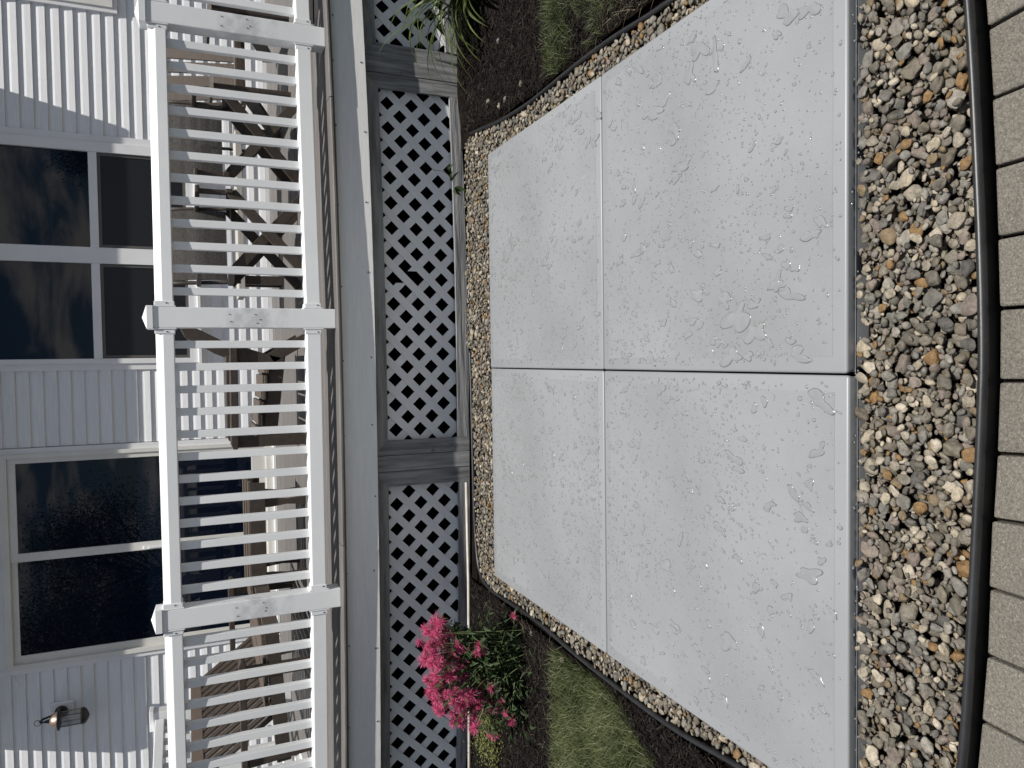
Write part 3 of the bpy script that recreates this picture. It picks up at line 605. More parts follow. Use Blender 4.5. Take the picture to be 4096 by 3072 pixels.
# ------------------------------------------------------------------ house
YW = 7.45
house = empty('house', (0, YW, 0), 'white house with lap siding, sliding windows and a patio door behind the deck', 'house')
wall = MB().box(-5.5, 5.5, YW+.02, YW+.10, -.03, 5.6).build('wall', 'room', house); wall['label'] = 'white lap siding wall'
CH = .1025
def course(x0, x1, z):                            # one Dutch-lap board: recessed cove above, proud flat below
    P = [(YW+.019, z+CH+.006), (YW+.006, z+CH+.006), (YW+.0045, z+CH*.80), (YW+.0005, z+CH*.62), (YW-.0038, z+CH*.45), (YW-.0085, z+CH*.02), (YW-.0085, z+.0005), (YW+.0025, z), (YW+.019, z)]
    return MB().poly(P, 'x', x0, x1)
def siding(x0, x1, za, zb, joints=()):
    k0 = int(math.floor((za-.805)/CH)); z = .805+k0*CH
    while z < zb-.01:
        z0 = max(z, za)
        if z >= za-.06:
            js = sorted([j for j in joints if x0+.3 < j < x1-.3]); xs = [x0]+([js[int(z*97) % len(js)]] if js and int(z/CH) % 4 == 0 else [])+[x1]
            for a, b in zip(xs[:-1], xs[1:]):
                course(a, b-.0008 if b != x1 else b, z).build('siding_board', 'siding', wall, loc=(a, YW, z))
        z += CH
siding(1.975, 3.03, .80, 3.28, (2.4,)); siding(3.03, 5.2, .80, 1.98); siding(-.03, 1.945, .80, 1.36, (.9, 1.3)); siding(-.70, -.055, .80, 3.28); siding(-5.2, -2.625, .80, 3.28, (-3.2,))
siding(1.975, 5.2, 3.5, 5.4); siding(-5.2, 1.975, 3.5, 5.4)
MB().box(-.72, 5.2, YW-.012, YW+.018, .7725, .803).build('starter_strip', 'trim', house); MB().box(-5.2, -2.6, YW-.012, YW+.018, .7725, .803).build('starter_strip', 'trim', house)
MB().box(-3.14, 2.40, YW-.345, YW-.001, 3.30, 3.49).build('awning_case', 'trim', house, bevel=.03, seg=3)
def frame(x0, x1, z0, z1, w_, y0, y1, name, m, parent, bevel=.002, ws=None):
    l, r, b, t = ws or (w_, w_, w_, w_)
    MB().box(x0, x0+l, y0, y1, z0, z1).box(x1-r, x1, y0, y1, z0, z1).box(x0+l, x1-r, y0+.0004, y1, z0, z0+b).box(x0+l, x1-r, y0+.0004, y1, z1-t, z1).build(name, m, parent, bevel=bevel)
# twin sliding window
wn = MB().box(-.03, 1.945, YW+.012, YW+.019, 1.36, 3.2).build('window', 'room', house); wn['label'] = 'twin sliding window with dark glass and insect screens'
frame(-.055, 1.972, 1.36, 3.20, .05, YW-.022, YW+.012, 'casing', 'trim', wn, ws=(.055, .062, .045, .05))
frame(.0, 1.910, 1.405, 3.15, .02, YW-.040, YW+.012, 'frame', 'trim', wn, ws=(.045, .085, .09, .04))
MB().box(.868, 1.006, YW-.036, YW+.012, 1.49, 3.10).build('mullion', 'trim', wn, bevel=.003)
MB().box(.045, .868, YW-.032, YW+.012, 2.195, 2.262).box(1.006, 1.825, YW-.032, YW+.012, 2.195, 2.262).build('meeting_rail', 'trim', wn, bevel=.003)
for (xa, xb) in ((.045, .868), (1.006, 1.825)):
    MB().box(xa, xb, YW-.0055, YW-.002, 2.262, 3.11).build('pane', 'glasspane', wn)
    MB().box(xa, xb, YW-.016, YW-.0135, 1.495, 2.195).build('screen', 'screen', wn)
    frame(xa+.004, xb-.004, 1.499, 2.192, .022, YW-.022, YW-.012, 'screen_frame', 'screenframe', wn, 0)
MB().box(-.02, 1.93, YW-.062, YW-.003, 1.395, 1.425).build('sill', 'trim', wn, bevel=.004)
# window at the right edge
w2 = MB().box(3.06, 4.4, YW+.004, YW+.019, 2.04, 3.28).build('window', 'room', house); w2['label'] = 'edge of a second window, mostly out of view'
frame(3.03, 4.45, 2.0, 3.3, .05, YW-.03, YW+.004, 'casing', 'trim', w2); frame(3.07, 4.41, 2.035, 3.26, .06, YW-.045, YW+.004, 'frame', 'cream', w2)
MB().box(3.13, 4.35, YW-.004, YW+.003, 2.095, 3.2).build('pane', 'glasspane', w2)
# patio door
dr = MB().box(-2.6, -.73, YW+.012, YW+.019, .7735, 3.0).build('sliding_door', 'room', house); dr['label'] = 'sliding glass patio door reflecting clouds and a tree'
frame(-2.62, -.705, .7735, 3.04, .05, YW-.026, YW+.012, 'casing', 'trim', dr, ws=(.05, .05, .004, .06))
frame(-2.575, -.752, .774, 2.985, .04, YW-.048, YW+.012, 'frame', 'cream', dr, ws=(.04, .035, .09, .055))
frame(-1.665, -.787, .864, 2.93, .06, YW-.030, YW-.002, 'door_leaf', 'cream', dr, ws=(.072, .045, .13, .06))
frame(-2.535, -1.60, .8645, 2.931, .06, YW-.012, YW+.010, 'door_leaf', 'cream', dr, ws=(.066, .05, .13, .05))
MB().box(-1.594, -.832, YW-.014, YW-.008, .992, 2.872).build('pane', 'glasspane', dr); MB().box(-2.47, -1.665, YW+.000, YW+.006, .992, 2.882).build('pane', 'glasspane', dr)
MB().box(-1.655, -1.628, YW-.062, YW-.030, 1.70, 1.92).box(-1.648, -1.634, YW-.075, YW-.060, 1.74, 1.88).build('door_handle', 'trim', dr, bevel=.004)
MB().box(-2.6, -.72, YW-.075, YW-.012, .7728, .80).build('threshold', 'trim', dr, bevel=.003)
# foundation under the deck
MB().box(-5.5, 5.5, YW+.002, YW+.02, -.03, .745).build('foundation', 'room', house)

# wall lantern
LC = (-3.005, YW-.165)
lt = empty('wall_lantern', (LC[0], YW, 2.55), 'dark bronze wall lantern with clear glass and a copper dome', 'lantern')
MB().box(-2.995-.075, -2.995+.085, YW-.032, YW-.008, 2.50, 2.69).build('mounting_block', 'trim', lt, bevel=.012, seg=1)
MB().lathe([(.001, 0), (.05, 0), (.05, .012), (.03, .02), (.001, .022)], (0, 0, 0), 20).build('back_plate', 'dark_metal', lt, smooth=True, loc=(-2.99, YW-.034, 2.595), local=True).rotation_euler = (R(90), 0, 0)
arm = [(-2.99, YW-.05, 2.56), (-2.99, YW-.075, 2.585), (-2.992, YW-.085, 2.63), (-2.995, YW-.095, 2.68), (-3.0, YW-.12, 2.725), (-3.004, YW-.15, 2.735), (-3.005, YW-.165, 2.72)]
MB().tube(arm, .009).build('arm', 'dark_metal', lt, smooth=True)
MB().lathe([(.001, .075), (.008, .07), (.01, .06), (.005, .05), (.012, .035), (.014, .02), (.018, .012), (.020, .0)], (LC[0], LC[1], 2.657), 16).build('finial', 'dark_metal', lt, smooth=True)
MB().lathe([(.018, .062), (.034, .054), (.052, .038), (.064, .018), (.070, 0)], (LC[0], LC[1], 2.602), 24).build('dome', 'copper', lt, smooth=True)
MB().lathe([(.070, .012), (.088, .008), (.090, 0), (.084, -.006), (.066, -.012), (.001, -.012)], (LC[0], LC[1], 2.595), 24).build('cap_ring', 'dark_metal', lt, smooth=True)
MB().lathe([(.064, 0), (.062, -.165)], (LC[0], LC[1], 2.584), 24).build('glass', 'lamp_glass', lt, smooth=True)
bars = MB()
for k_ in range(4):
    a = R(45+90*k_); bars.beam((LC[0]+.066*math.cos(a), LC[1]+.066*math.sin(a), 2.585), (LC[0]+.064*math.cos(a), LC[1]+.064*math.sin(a), 2.42), .005, .005, (1, 0, 0))
bars.build('glass_bars', 'dark_metal', lt)
MB().lathe([(.012, 0), (.012, .1), (.002, .13)], (LC[0], LC[1], 2.43), 12).build('candle', 'cream', lt, smooth=True)
MB().lathe([(.069, .012), (.071, 0), (.068, -.012), (.055, -.028), (.030, -.042), (.005, -.05), (.001, -.052)], (LC[0], LC[1], 2.418), 24).build('bottom_cup', 'dark_metal', lt, smooth=True)
ring = [(LC[0]+.024*math.cos(t), LC[1], 2.752+.024*math.sin(t)) for t in np.linspace(0, 6.283, 17)]
MB().tube(ring, .0028, 6).build('hanging_ring', 'dark_metal', lt, smooth=True)
cb = MB().tube([(-2.62, YW-.014, 2.96), (-2.70, YW-.014, 2.90), (-2.80, YW-.014, 2.92), (-2.90, YW-.014, 2.99), (-3.0, YW-.014, 3.1)], .002, 6).build('cable', 'trim', smooth=True); tag(cb, 'thin white cable hanging in a loop on the siding above the lantern', 'cable')

# white side railing at the left end of the deck
sr = empty('side_railing', (-2.87, 6.65, ZF), 'white side railing with a stout post near the patio door corner', 'railing')
MB().box(-2.94, -2.80, 6.60, 6.70, ZF, 1.84).build('post', 'vinyl', sr, bevel=.004); MB().box(-2.95, -2.79, 6.59, 6.71, 1.838, 1.87).build('post_cap', 'vinyl', sr, bevel=.004)
MB().sweep([(-.05, 0), (-.05, .07), (.05, .07), (.05, 0)], [(-2.90, 6.60, 1.76), (-3.45, 4.6, 1.76)]).build('top_rail', 'vinyl', sr, bevel=.006)
MB().sweep([(-.03, 0), (-.03, .07), (.03, .07), (.03, 0)], [(-2.90, 6.60, .85), (-3.45, 4.6, .85)]).build('bottom_rail', 'vinyl', sr, bevel=.004)
for k_ in range(15):
    t = (k_+.6)/15.5; x, y = -2.90-.55*t, 6.6-2.0*t; MB().box(x-.019, x+.019, y-.019, y+.019, .92, 1.765).build('baluster', 'vinyl', sr, loc=(x, y, ZF))
MB().box(-3.06, -2.90, 5.55, 5.75, ZF+.001, ZF+.05).box(-3.03, -2.93, 5.6, 5.7, ZF+.05, .86).build('foot', 'vinyl', sr, bevel=.004)

# ------------------------------------------------------------------ deck furniture
def bm_(fn, name, m, parent, bevel=.003):
    b = MB(); fn(b); return b.build(name, m, parent, bevel=bevel)
ch = empty('lounge_chair', (-.2, 5.35, ZF), 'brown slatted lounge chair turned side-on behind the middle of the railing', 'chair')
for y_ in (5.08, 5.66):
    pts = [(.215, 1.545), (.165, 1.52), (.10, 1.43), (.045, 1.30), (.015, 1.15), (.03, 1.0), (.07, .86), (.09, ZF+.002), (.16, ZF+.002), (.14, .88), (.10, 1.0), (.085, 1.14), (.115, 1.28), (.165, 1.39), (.225, 1.49), (.235, 1.53)]
    pts2 = [(.225, 1.555), (.175, 1.53), (.06, 1.34), (-.03, 1.12), (-.06, .98), (.02, .93), (.06, 1.08), (.13, 1.30), (.235, 1.50), (.245, 1.535)]
    MB().poly(pts2, 'y', y_-.014, y_+.014).build('back_upright', 'brown', ch, bevel=.004)
    MB().beam((.16, y_, ZF+.002), (.02, y_, 1.02), .028, .07, (1, 0, 0)).build('leg', 'brown', ch, bevel=.003)
    MB().poly([(.14, 1.235), (.12, 1.27), (-.52, 1.275), (-.555, 1.26), (-.555, 1.235), (-.52, 1.228), (.1, 1.222)], 'y', y_-.045, y_+.045).build('arm', 'brown', ch, bevel=.006)
    MB().box(-.545, -.475, y_-.014, y_+.014, ZF+.001, 1.23).build('leg', 'brown', ch, bevel=.003)
    MB().beam((-.535, y_+.03, 1.04), (.06, y_+.03, .965), .028, .085).build('seat_rail', 'brown', ch, bevel=.003)
for k_ in range(6):
    t = k_/5; x = -.50+.085*k_; z = 1.092-.012*k_; MB().box(x, x+.072, 5.07, 5.70, z, z+.02).build('seat_slat', 'tan', ch, bevel=.003)
for k_ in range(6):
    t = k_/5; x = .0+.19*t; z = 1.08+.40*t; MB().beam((x+.012, 5.09, z), (x+.012, 5.65, z), .02, .062, (.4, 0, 1)).build('back_slat', 'tan', ch, bevel=.003)

bn = empty('garden_bench', (-2.2, 5.7, ZF), 'brown slat-backed bench facing the chairs at the left end of the deck', 'bench')
def bx_(y): return -2.61+.15*(y-5.1)/1.2               # bench line: slightly turned
Y0, Y1 = 5.05, 6.32
MB().beam((bx_(Y0)-.03, Y0-.02, 1.515), (bx_(Y1)-.03, Y1+.02, 1.515), .035, .085, (-.4, 0, 1)).build('top_rail', 'tan', bn, bevel=.006)
for k_ in range(15):
    y_ = Y0+.04+(Y1-Y0-.08)*k_/14; x = bx_(y_); MB().beam((x+.30, y_, 1.05), (x-.02, y_, 1.49), .062, .018, (1, 0, .6)).build('back_slat', 'brown', bn, bevel=.002)
for k_ in range(5):
    o_ = .36+.105*k_; MB().beam((bx_(Y0)+o_, Y0, 1.10-.004*abs(k_-1)+.012*(k_-2 if k_ > 2 else 0)), (bx_(Y1)+o_, Y1, 1.10+.012*(k_-2 if k_ > 2 else 0)), .092, .022).build('seat_slat', 'tan', bn, bevel=.003)
MB().beam((bx_(Y0)+.86, Y0, 1.055), (bx_(Y1)+.86, Y1, 1.055), .022, .10).build('front_apron', 'tan', bn, bevel=.003)
for y_ in (Y0-.03, Y1+.03):
    x = bx_(y_)
    MB().poly([(x-.03, 1.225), (x+.0, 1.262), (x+.70, 1.268), (x+.74, 1.255), (x+.74, 1.235), (x+.70, 1.222)], 'y', y_-.04, y_+.04).build('arm', 'brown', bn, bevel=.005)
    MB().box(x+.60, x+.68, y_-.016, y_+.016, ZF+.001, 1.225).build('leg', 'brown', bn, bevel=.003)
    MB().beam((x+.10, y_, ZF+.001), (x+.06, y_, 1.225), .032, .07, (1, 0, 0)).build('leg', 'brown', bn, bevel=.003)
    MB().beam((x+.02, y_+.012, 1.0), (x+.86, y_+.012, 1.06), .03, .09).build('seat_rail', 'brown', bn, bevel=.003)

ot = empty('footstool', (-1.2, 5.65, ZF), 'low brown slatted footstool in front of the patio door', 'footstool')
for k_ in range(5):
    y_ = 5.45+.09*k_; z = 1.155-.02*abs(k_-2)/2; MB().box(-1.56, -.83, y_, y_+.075, z, z+.022).build('top_slat', 'tan', ot, bevel=.003)
MB().box(-1.555, -.835, 5.425, 5.447, 1.045, 1.15).build('apron', 'brown', ot, bevel=.003); MB().box(-1.555, -.835, 5.90, 5.92, 1.045, 1.15).build('apron', 'brown', ot, bevel=.003)
for x in (-1.50, -.98):
    for y_ in (5.46, 5.86): MB().poly([(x-.032, 1.15), (x+.032, 1.15), (x+.03, 1.0), (x+.018, .9), (x+.028, ZF+.001), (x-.028, ZF+.001), (x-.018, .9), (x-.03, 1.0)], 'y', y_-.014, y_+.014).build('leg', 'brown', ot, bevel=.002)

def sling_chair(cx, cy, yaw, label):
    t = empty('sling_chair', (cx, cy, ZF), label, 'chair', 'brown sling chairs at the plant end of the deck'); ca, sa = math.cos(yaw), math.sin(yaw)
    def T(x, y, z): return (cx+x*ca-y*sa, cy+x*sa+y*ca, ZF+z)
    b = MB(); n_ = 6; q = []
    for k_ in range(n_+1):
        s_ = k_/n_; bow = .03*math.sin(math.pi*s_)
        q.append([T(-.235, -.16-.10*s_+bow, .48+.41*s_), T(.235, -.16-.10*s_+bow, .48+.41*s_)])
    for th in (0, .006):
        n1 = len(b.V); b.V += [(p[0], p[1]+th, p[2]) for r_ in q for p in r_]; b.F += [(n1+2*i, n1+2*i+1, n1+2*i+3, n1+2*i+2) for i in range(n_)]
    b.build('sling_back', 'sling', t)
    MB().add([T(-.235, -.2, .45), T(.235, -.2, .45), T(.235, .24, .47), T(-.235, .24, .47)], [(0, 1, 2, 3)]).add([T(-.235, -.2, .444), T(.235, -.2, .444), T(.235, .24, .464), T(-.235, .24, .464)], [(0, 3, 2, 1)]).build('sling_seat', 'sling', t)
    for sx in (-1, 1):
        x = sx*.25
        MB().tube([T(x, -.12, .40), T(x, -.16, .5), T(x, -.22, .75), T(x, -.25, .90)], .013).build('back_upright', 'brown', t, smooth=True)
        MB().beam(T(x, -.22, .66), T(x, .27, .66), .05, .028).build('arm', 'brown', t, bevel=.008)
        MB().beam(T(x, .22, .655), T(x, .22, .46), .03, .03, (1, 0, 0)).build('arm_post', 'brown', t, bevel=.004)
        MB().beam(T(x, -.22, .455), T(x, .27, .475), .026, .04).build('seat_rail', 'brown', t, bevel=.004)
        for y_ in (-.2, .22): MB().beam(T(sx*.27, y_+.012*sx, .002), T(-sx*.25, y_+.012*sx, .46), .066, .024, (0, 1, 0)).build('leg', 'brown', t, bevel=.004)
    return t
sling_chair(.80, 5.30, R(185), 'brown sling chair with crossed legs nearer the middle railing post')
sling_chair(1.52, 5.55, R(172), 'brown sling chair with crossed legs farther from the middle railing post')
ad = empty('adirondack_chair', (2.25, 6.1, ZF), 'brown slatted chair with flat arms by the far siding', 'chair')
for k_ in range(5): MB().beam((2.0+.095*k_, 6.32, 1.10), (1.96+.112*k_, 6.50, 1.62+.05*math.sin(math.pi*k_/4)), .082, .02, (0, 1, -.3)).build('back_slat', 'tan', ad, bevel=.003)
for k_ in range(5): MB().box(1.97, 2.48, 5.80+.1*k_, 5.89+.1*k_, 1.13-.02*k_, 1.15-.02*k_).build('seat_slat', 'tan', ad, bevel=.003)
for x in (1.95, 2.50):
    MB().poly([(5.68, 1.30), (5.72, 1.322), (6.42, 1.322), (6.42, 1.30)], 'x', x-.06, x+.06).build('arm', 'brown', ad, bevel=.005)
    MB().box(x-.015, x+.015, 5.74, 5.82, ZF+.001, 1.30).build('leg', 'brown', ad, bevel=.003)
    MB().beam((x, 5.76, 1.10), (x, 6.62, ZF+.06), .03, .10).build('side_rail', 'brown', ad, bevel=.003)
pb = empty('wooden_bench', (1.25, 6.55, ZF), 'low pale wooden bench standing behind the sling chairs', 'bench')
MB().box(.52, 2.0, 6.40, 6.72, 1.075, 1.125).build('seat', 'lightwood', pb, bevel=.004)
for x in (.66, 1.84):
    for y_ in (6.45, 6.66): MB().box(x-.035, x+.035, y_-.02, y_+.02, ZF+.001, 1.076).build('leg', 'brown', pb, bevel=.003)

# ------------------------------------------------------------------ planting
def blades(P, n, z0, hgt, wid, lean, clumps=0, seed=1, zb=0, holes=()):
    r_ = np.random.default_rng(seed); x0, x1 = min(p[0] for p in P), max(p[0] for p in P); y0, y1 = min(p[1] for p in P), max(p[1] for p in P)
    pts = r_.uniform((x0, y0), (x1, y1), (n*3, 2)); pts = pts[inpoly(pts[:, 0], pts[:, 1], P)][:n]
    for (hx, hy, hr) in holes: pts = pts[(np.hypot(pts[:, 0]-hx, (pts[:, 1]-hy)) > hr*r_.uniform(.6, 1.25, len(pts)))]
    n = len(pts); h = hgt*r_.uniform(.5, 1.25, n); w_ = wid*r_.uniform(.6, 1.3, n); a = r_.uniform(0, 6.283, n)
    sw = np.sin(pts[:, 0]*11+pts[:, 1]*7)+np.sin(pts[:, 1]*17-pts[:, 0]*5); ld = sw*1.1+r_.normal(0, 1.7, n); le = lean*r_.uniform(.3, 1.5, n)
    dx, dy = np.cos(ld)*le*h, np.sin(ld)*le*h; cx, cy = np.cos(a)*w_/2, np.sin(a)*w_/2
    L = []
    for f, wf in ((0, 1), (.4, .85), (.75, .55), (1, .06)):
        z = z0+h*f*(1-.25*f*lean); px, py = pts[:, 0]+dx*f**1.7, pts[:, 1]+dy*f**1.7
        L.append(np.stack([px-cx*wf, py-cy*wf, z], 1)); L.append(np.stack([px+cx*wf, py+cy*wf, z], 1))
    Vv = np.stack(L, 1).reshape(-1, 3); b = np.arange(n)[:, None]*8
    Ff = np.concatenate([b+np.array([[0, 1, 3, 2]]), b+np.array([[2, 3, 5, 4]]), b+np.array([[4, 5, 7, 6]])]); rv = np.clip(.45+.16*sw/2+r_.normal(0, .3, n), 0, 1)
    return Vv, Ff, np.repeat(rv, 8)
GL = [(-1.33, 3.05), (-1.325, 2.855), (-1.315, 2.639), (-1.318, 2.503), (-1.363, 2.40), (-1.422, 2.30), (-1.463, 2.18), (-1.60, 1.95), (-2.6, 1.9), (-2.7, 3.06)]
GR = [(2.7, 3.05), (1.272, 3.06), (1.235, 2.961), (1.247, 2.821), (1.24, 2.612), (1.24, 2.45), (1.25, 2.25), (1.26, 2.0), (2.4, 1.9)]
bl = blades(GL, 40000, -.005, .056, .0025, .9, seed=3); o = bulk('grass', bl[0], bl[1], 'grass', bl[2]); tag(o, 'green lawn grass below the pink flowers', 'grass', kind='stuff')
HR = ((1.30, 2.72, .11), (1.42, 2.80, .05), (1.27, 2.36, .10), (1.36, 2.26, .10), (1.28, 2.52, .06))
bl = blades(GR, 32000, -.005, .052, .0025, .9, seed=4, holes=HR)
o = bulk('grass', bl[0], bl[1], 'grass', bl[2]*.8); tag(o, 'patchy lawn grass on the mulch side opposite the flowers', 'grass', kind='stuff')
bl = blades([(1.24, 2.1), (1.6, 2.1), (1.6, 2.6), (1.24, 2.6)], 500, -.003, .05, .0022, 1.6, seed=5); bl2 = blades([(-1.33, 2.9), (-1.9, 3.0), (-1.9, 3.9), (-1.3, 3.95)], 260, 0, .05, .0022, 2.2, seed=6)
o = bulk('dry_grass', np.concatenate([bl[0], bl2[0]]), np.concatenate([bl[1], bl2[1]+len(bl[0])]), 'dry', np.concatenate([bl[2], bl2[2]])); tag(o, 'dry straw and clippings scattered over soil and mulch', 'dry grass', kind='stuff')
# mulch chips
MBED = [[(-1.30, 4.16), (-1.30, 3.04), (-3.3, 3.04), (-3.3, 4.2)], [(1.23, 3.04), (1.25, 3.6), (1.31, 4.14), (3.2, 4.3), (3.2, 3.04)], [(-1.30, 2.62), (-1.42, 2.33), (-1.75, 1.8), (-1.28, 1.5)], [(1.24, 1.9), (1.6, 1.9), (1.6, 2.98), (1.24, 2.98)]]
MLAB = ['black shredded bark mulch around the pink flowers', 'black shredded bark mulch under the strap-leaved plant', 'loose dark crumbs of soil between the edging and the lawn below the flowers', 'loose dark crumbs of soil in the bare spots of the patchy lawn']
for bi, P in enumerate(MBED):
    r_ = np.random.default_rng(20+bi); n = 24000 if bi < 2 else 3600; x0, x1 = min(p[0] for p in P), max(p[0] for p in P)
    pts = r_.uniform((x0, min(p[1] for p in P)), (x1, max(p[1] for p in P)), (n*3, 2)); pts = pts[inpoly(pts[:, 0], pts[:, 1], P)][:n]; n = len(pts)
    l = r_.lognormal(math.log(.0125), .5, n); w_ = r_.uniform(.0012, .0048, n); a = r_.uniform(0, 6.283, n); tl = r_.normal(0, .25, n); z = r_.uniform(0, .022, n)
    ux, uy, uz = np.cos(a)*np.cos(tl), np.sin(a)*np.cos(tl), np.sin(tl); sx, sy = -np.sin(a), np.cos(a)
    c = np.stack([pts[:, 0], pts[:, 1], z], 1); u = np.stack([ux, uy, uz], 1)*l[:, None]; s_ = np.stack([sx, sy, r_.normal(0, .3, n)], 1)*w_[:, None]; up_ = np.stack([0*a, 0*a, np.full(n, 1.)], 1)*(w_*.9)[:, None]
    Vv = np.stack([c-u-s_*.5, c-u+s_*.5, c+u+s_*.6, c+u-s_*.4, c-u*.4+up_, c+u*.5+up_], 1).reshape(-1, 3); b = np.arange(n)[:, None]*6
    Ff = np.concatenate([b+np.array([[q]]).reshape(1, 3) for q in ((0, 1, 4), (1, 2, 5), (1, 5, 4), (2, 3, 5), (3, 0, 4), (3, 4, 5))])
    o = bulk('mulch', Vv, Ff, 'chip', np.repeat(np.clip(r_.exponential(.13, n), 0, 1), 6)); tag(o, MLAB[bi], 'mulch' if bi < 2 else 'soil', kind='stuff')

def leafset(nm, cs, dirs, L, W_, m, parent, rv, fold=.25):
    Vv = []; Ff = []; rr = []
    for c, d, l, w_, r1 in zip(cs, dirs, L, W_, rv):
        c = Vector(c); d = Vector(d).normalized(); sd = d.cross(Vector((0, 0, 1)));
        if sd.length < .05: sd = Vector((1, 0, 0))
        sd.normalize(); u = sd.cross(d); n0_ = len(Vv)
        dr_ = Vector((0, 0, -.28*l))
        for f, wf in ((0, .12), (.3, 1), (.65, .75), (1, .02)):
            p = c+d*l*f+dr_*f*f; Vv += [tuple(p-sd*w_*wf/2+u*fold*w_*wf), tuple(p), tuple(p+sd*w_*wf/2+u*fold*w_*wf)]
        for k_ in range(3):
            a = n0_+3*k_; Ff += [(a, a+1, a+4, a+3), (a+1, a+2, a+5, a+4)]
        rr += [r1]*12
    return bulk(nm, np.array(Vv)-wl(parent), Ff, m, rr, parent)
# pink bee-balm
fp = empty('flowering_plant', (-1.48, 3.45, 0), 'leafy plant crowded with shaggy pink flower heads in front of the lattice', 'flowering plant')
def head(seed, rays):
    rn = random.Random(seed); Vv = []; Ff = []; rr = []
    for _ in range(rays):
        t = rn.uniform(0, 6.283); e = rn.uniform(-.35, 1.35); d = Vector((math.cos(t)*math.cos(e), math.sin(t)*math.cos(e), math.sin(e))); l = rn.uniform(.023, .042); w_ = rn.uniform(.0014, .0027)
        sd = d.cross(Vector((rn.gauss(0, 1), rn.gauss(0, 1), rn.gauss(0, 1)))).normalized(); n0_ = len(Vv); r1 = rn.random()
        for f, wf in ((.12, .5), (.55, 1), (1, .5)):
            p = d*l*f+Vector((0, 0, -.009*f*f*(1.4-math.sin(e)))); Vv += [tuple(p-sd*w_*wf/2), tuple(p+sd*w_*wf/2)]
        Ff += [(n0_, n0_+1, n0_+3, n0_+2), (n0_+2, n0_+3, n0_+5, n0_+4)]; rr += [r1*.6, r1*.6, r1*.8, r1*.8, r1, r1]
    o_ = bulk('flower_head', Vv, Ff, 'petal', rr, fp); return o_
heads = []
base = np.array((-1.43, 3.47))
specs = []
rn = random.Random(3)
CROWN = [(-1.24, .448), (-1.412, .496), (-1.473, .497), (-1.587, .48), (-1.715, .461), (-1.782, .374), (-1.821, .31), (-1.837, .23), (-1.769, .256), (-1.77, .121), (-1.67, .174), (-1.578, .186), (-1.509, .291), (-1.394, .303), (-1.333, .367), (-1.267, .398)]
while len(specs) < 150:                            # crown of blooms that leans left and sinks towards its end
    x, z = rn.uniform(-1.85, -1.22), rn.uniform(.1, .5)
    if inpoly(np.array([x]), np.array([z]), CROWN)[0] and all(abs(x-q[0])+abs(z-q[2]) > .019 for q in specs): specs.append((x-.0, 3.5+rn.gauss(0, .05), z-.012))
specs += [(-1.345, 3.55, .40), (-1.335, 3.5, .375), (-1.35, 3.5, .44), (-1.90, 3.5, .15), (-1.915, 3.5, .13), (-1.40, 3.42, .235), (-1.43, 3.40, .22), (-1.42, 3.38, .26), (-1.76, 3.40, .10), (-1.79, 3.37, .085), (-1.70, 3.42, .12), (-1.27, 3.38, .06)]
src = [head(40+i, 112) for i in range(5)]
for i, (x, y, z) in enumerate(specs):
    if i < 5: o = src[i]
    else: o = bpy.data.objects.new('flower_head', src[i % 5].data); link(o, fp)
    sc = rn.uniform(.8, 1.12)*(.75 if i > 150 else 1); o.location = tuple(np.array((x, y, z))-wl(fp)); o.rotation_euler = (rn.gauss(0, .45), rn.gauss(0, .45), rn.uniform(0, 6.28)); o.scale = (sc,)*3
st = MB(); lc = []; ld = []; ll = []; lw = []; lr = []
for i, (x, y, z) in enumerate(specs):
    bx0 = base[0]+rn.gauss(0, .05)-(.12*max(0, -1.45-x)); by0 = base[1]+rn.gauss(0, .05); P = []
    for k_ in range(6):
        f = k_/5; P.append((bx0+(x-bx0)*f**1.25, by0+(y-by0)*f, z*(f**.8)))
    st.tube(P, .0018, 4)
    for k_ in range(1, 6):
        for sgn in (-1, 1):
            f = (k_+rn.uniform(-.3, .3))/5.2; p = (bx0+(x-bx0)*f**1.25, by0+(y-by0)*f, z*(f**.8)); a = rn.uniform(0, 6.28)
            lc.append(p); ld.append((math.cos(a), math.sin(a), rn.uniform(-.3, .4))); ll.append(rn.uniform(.03, .062)); lw.append(rn.uniform(.011, .021)); lr.append(min(1, abs(rn.gauss(.35, .25))))
for _ in range(520):
    t = rn.random(); x = -1.34-.50*t+rn.gauss(0, .04); y = 3.47+rn.gauss(0, .09); z = max(.03, rn.uniform(.05, .36)-.14*t); a = rn.uniform(0, 6.28)
    lc.append((x, y, z)); ld.append((math.cos(a), math.sin(a), rn.uniform(-.3, .4))); ll.append(rn.uniform(.03, .06)); lw.append(rn.uniform(.010, .02)); lr.append(min(1, abs(rn.gauss(.35, .25))))
o = st.build('stems', 'stem', fp); a_ = o.data.attributes.new('rnd', 'FLOAT', 'POINT'); a_.data.foreach_set('value', np.random.default_rng(2).uniform(.1, .9, len(o.data.vertices)).astype(np.float32)); o['kind'] = 'stuff'
o = leafset('foliage', lc, ld, ll, lw, 'leaf', fp, lr); o['kind'] = 'stuff'
# low lime-green plant
yp = empty('lime_plant', (-2.10, 3.75, 0), 'low lime-green small-leaved plant at the foot of the lattice', 'plant')
lc = []; ld = []; ll = []; lw = []; lr = []
for _ in range(900):
    t = rn.random(); x = -1.98-.22*t+rn.gauss(0, .035); y = 3.80+rn.gauss(0, .07); z = abs(rn.gauss(0, .045))+.012; a = rn.uniform(0, 6.28)
    lc.append((x, y, z)); ld.append((math.cos(a), math.sin(a), rn.uniform(0, .8))); ll.append(rn.uniform(.010, .022)); lw.append(rn.uniform(.007, .013)); lr.append(min(1, abs(rn.gauss(.55, .3))))
o = leafset('foliage', lc, ld, ll, lw, 'yleaf', yp, lr); o['kind'] = 'stuff'
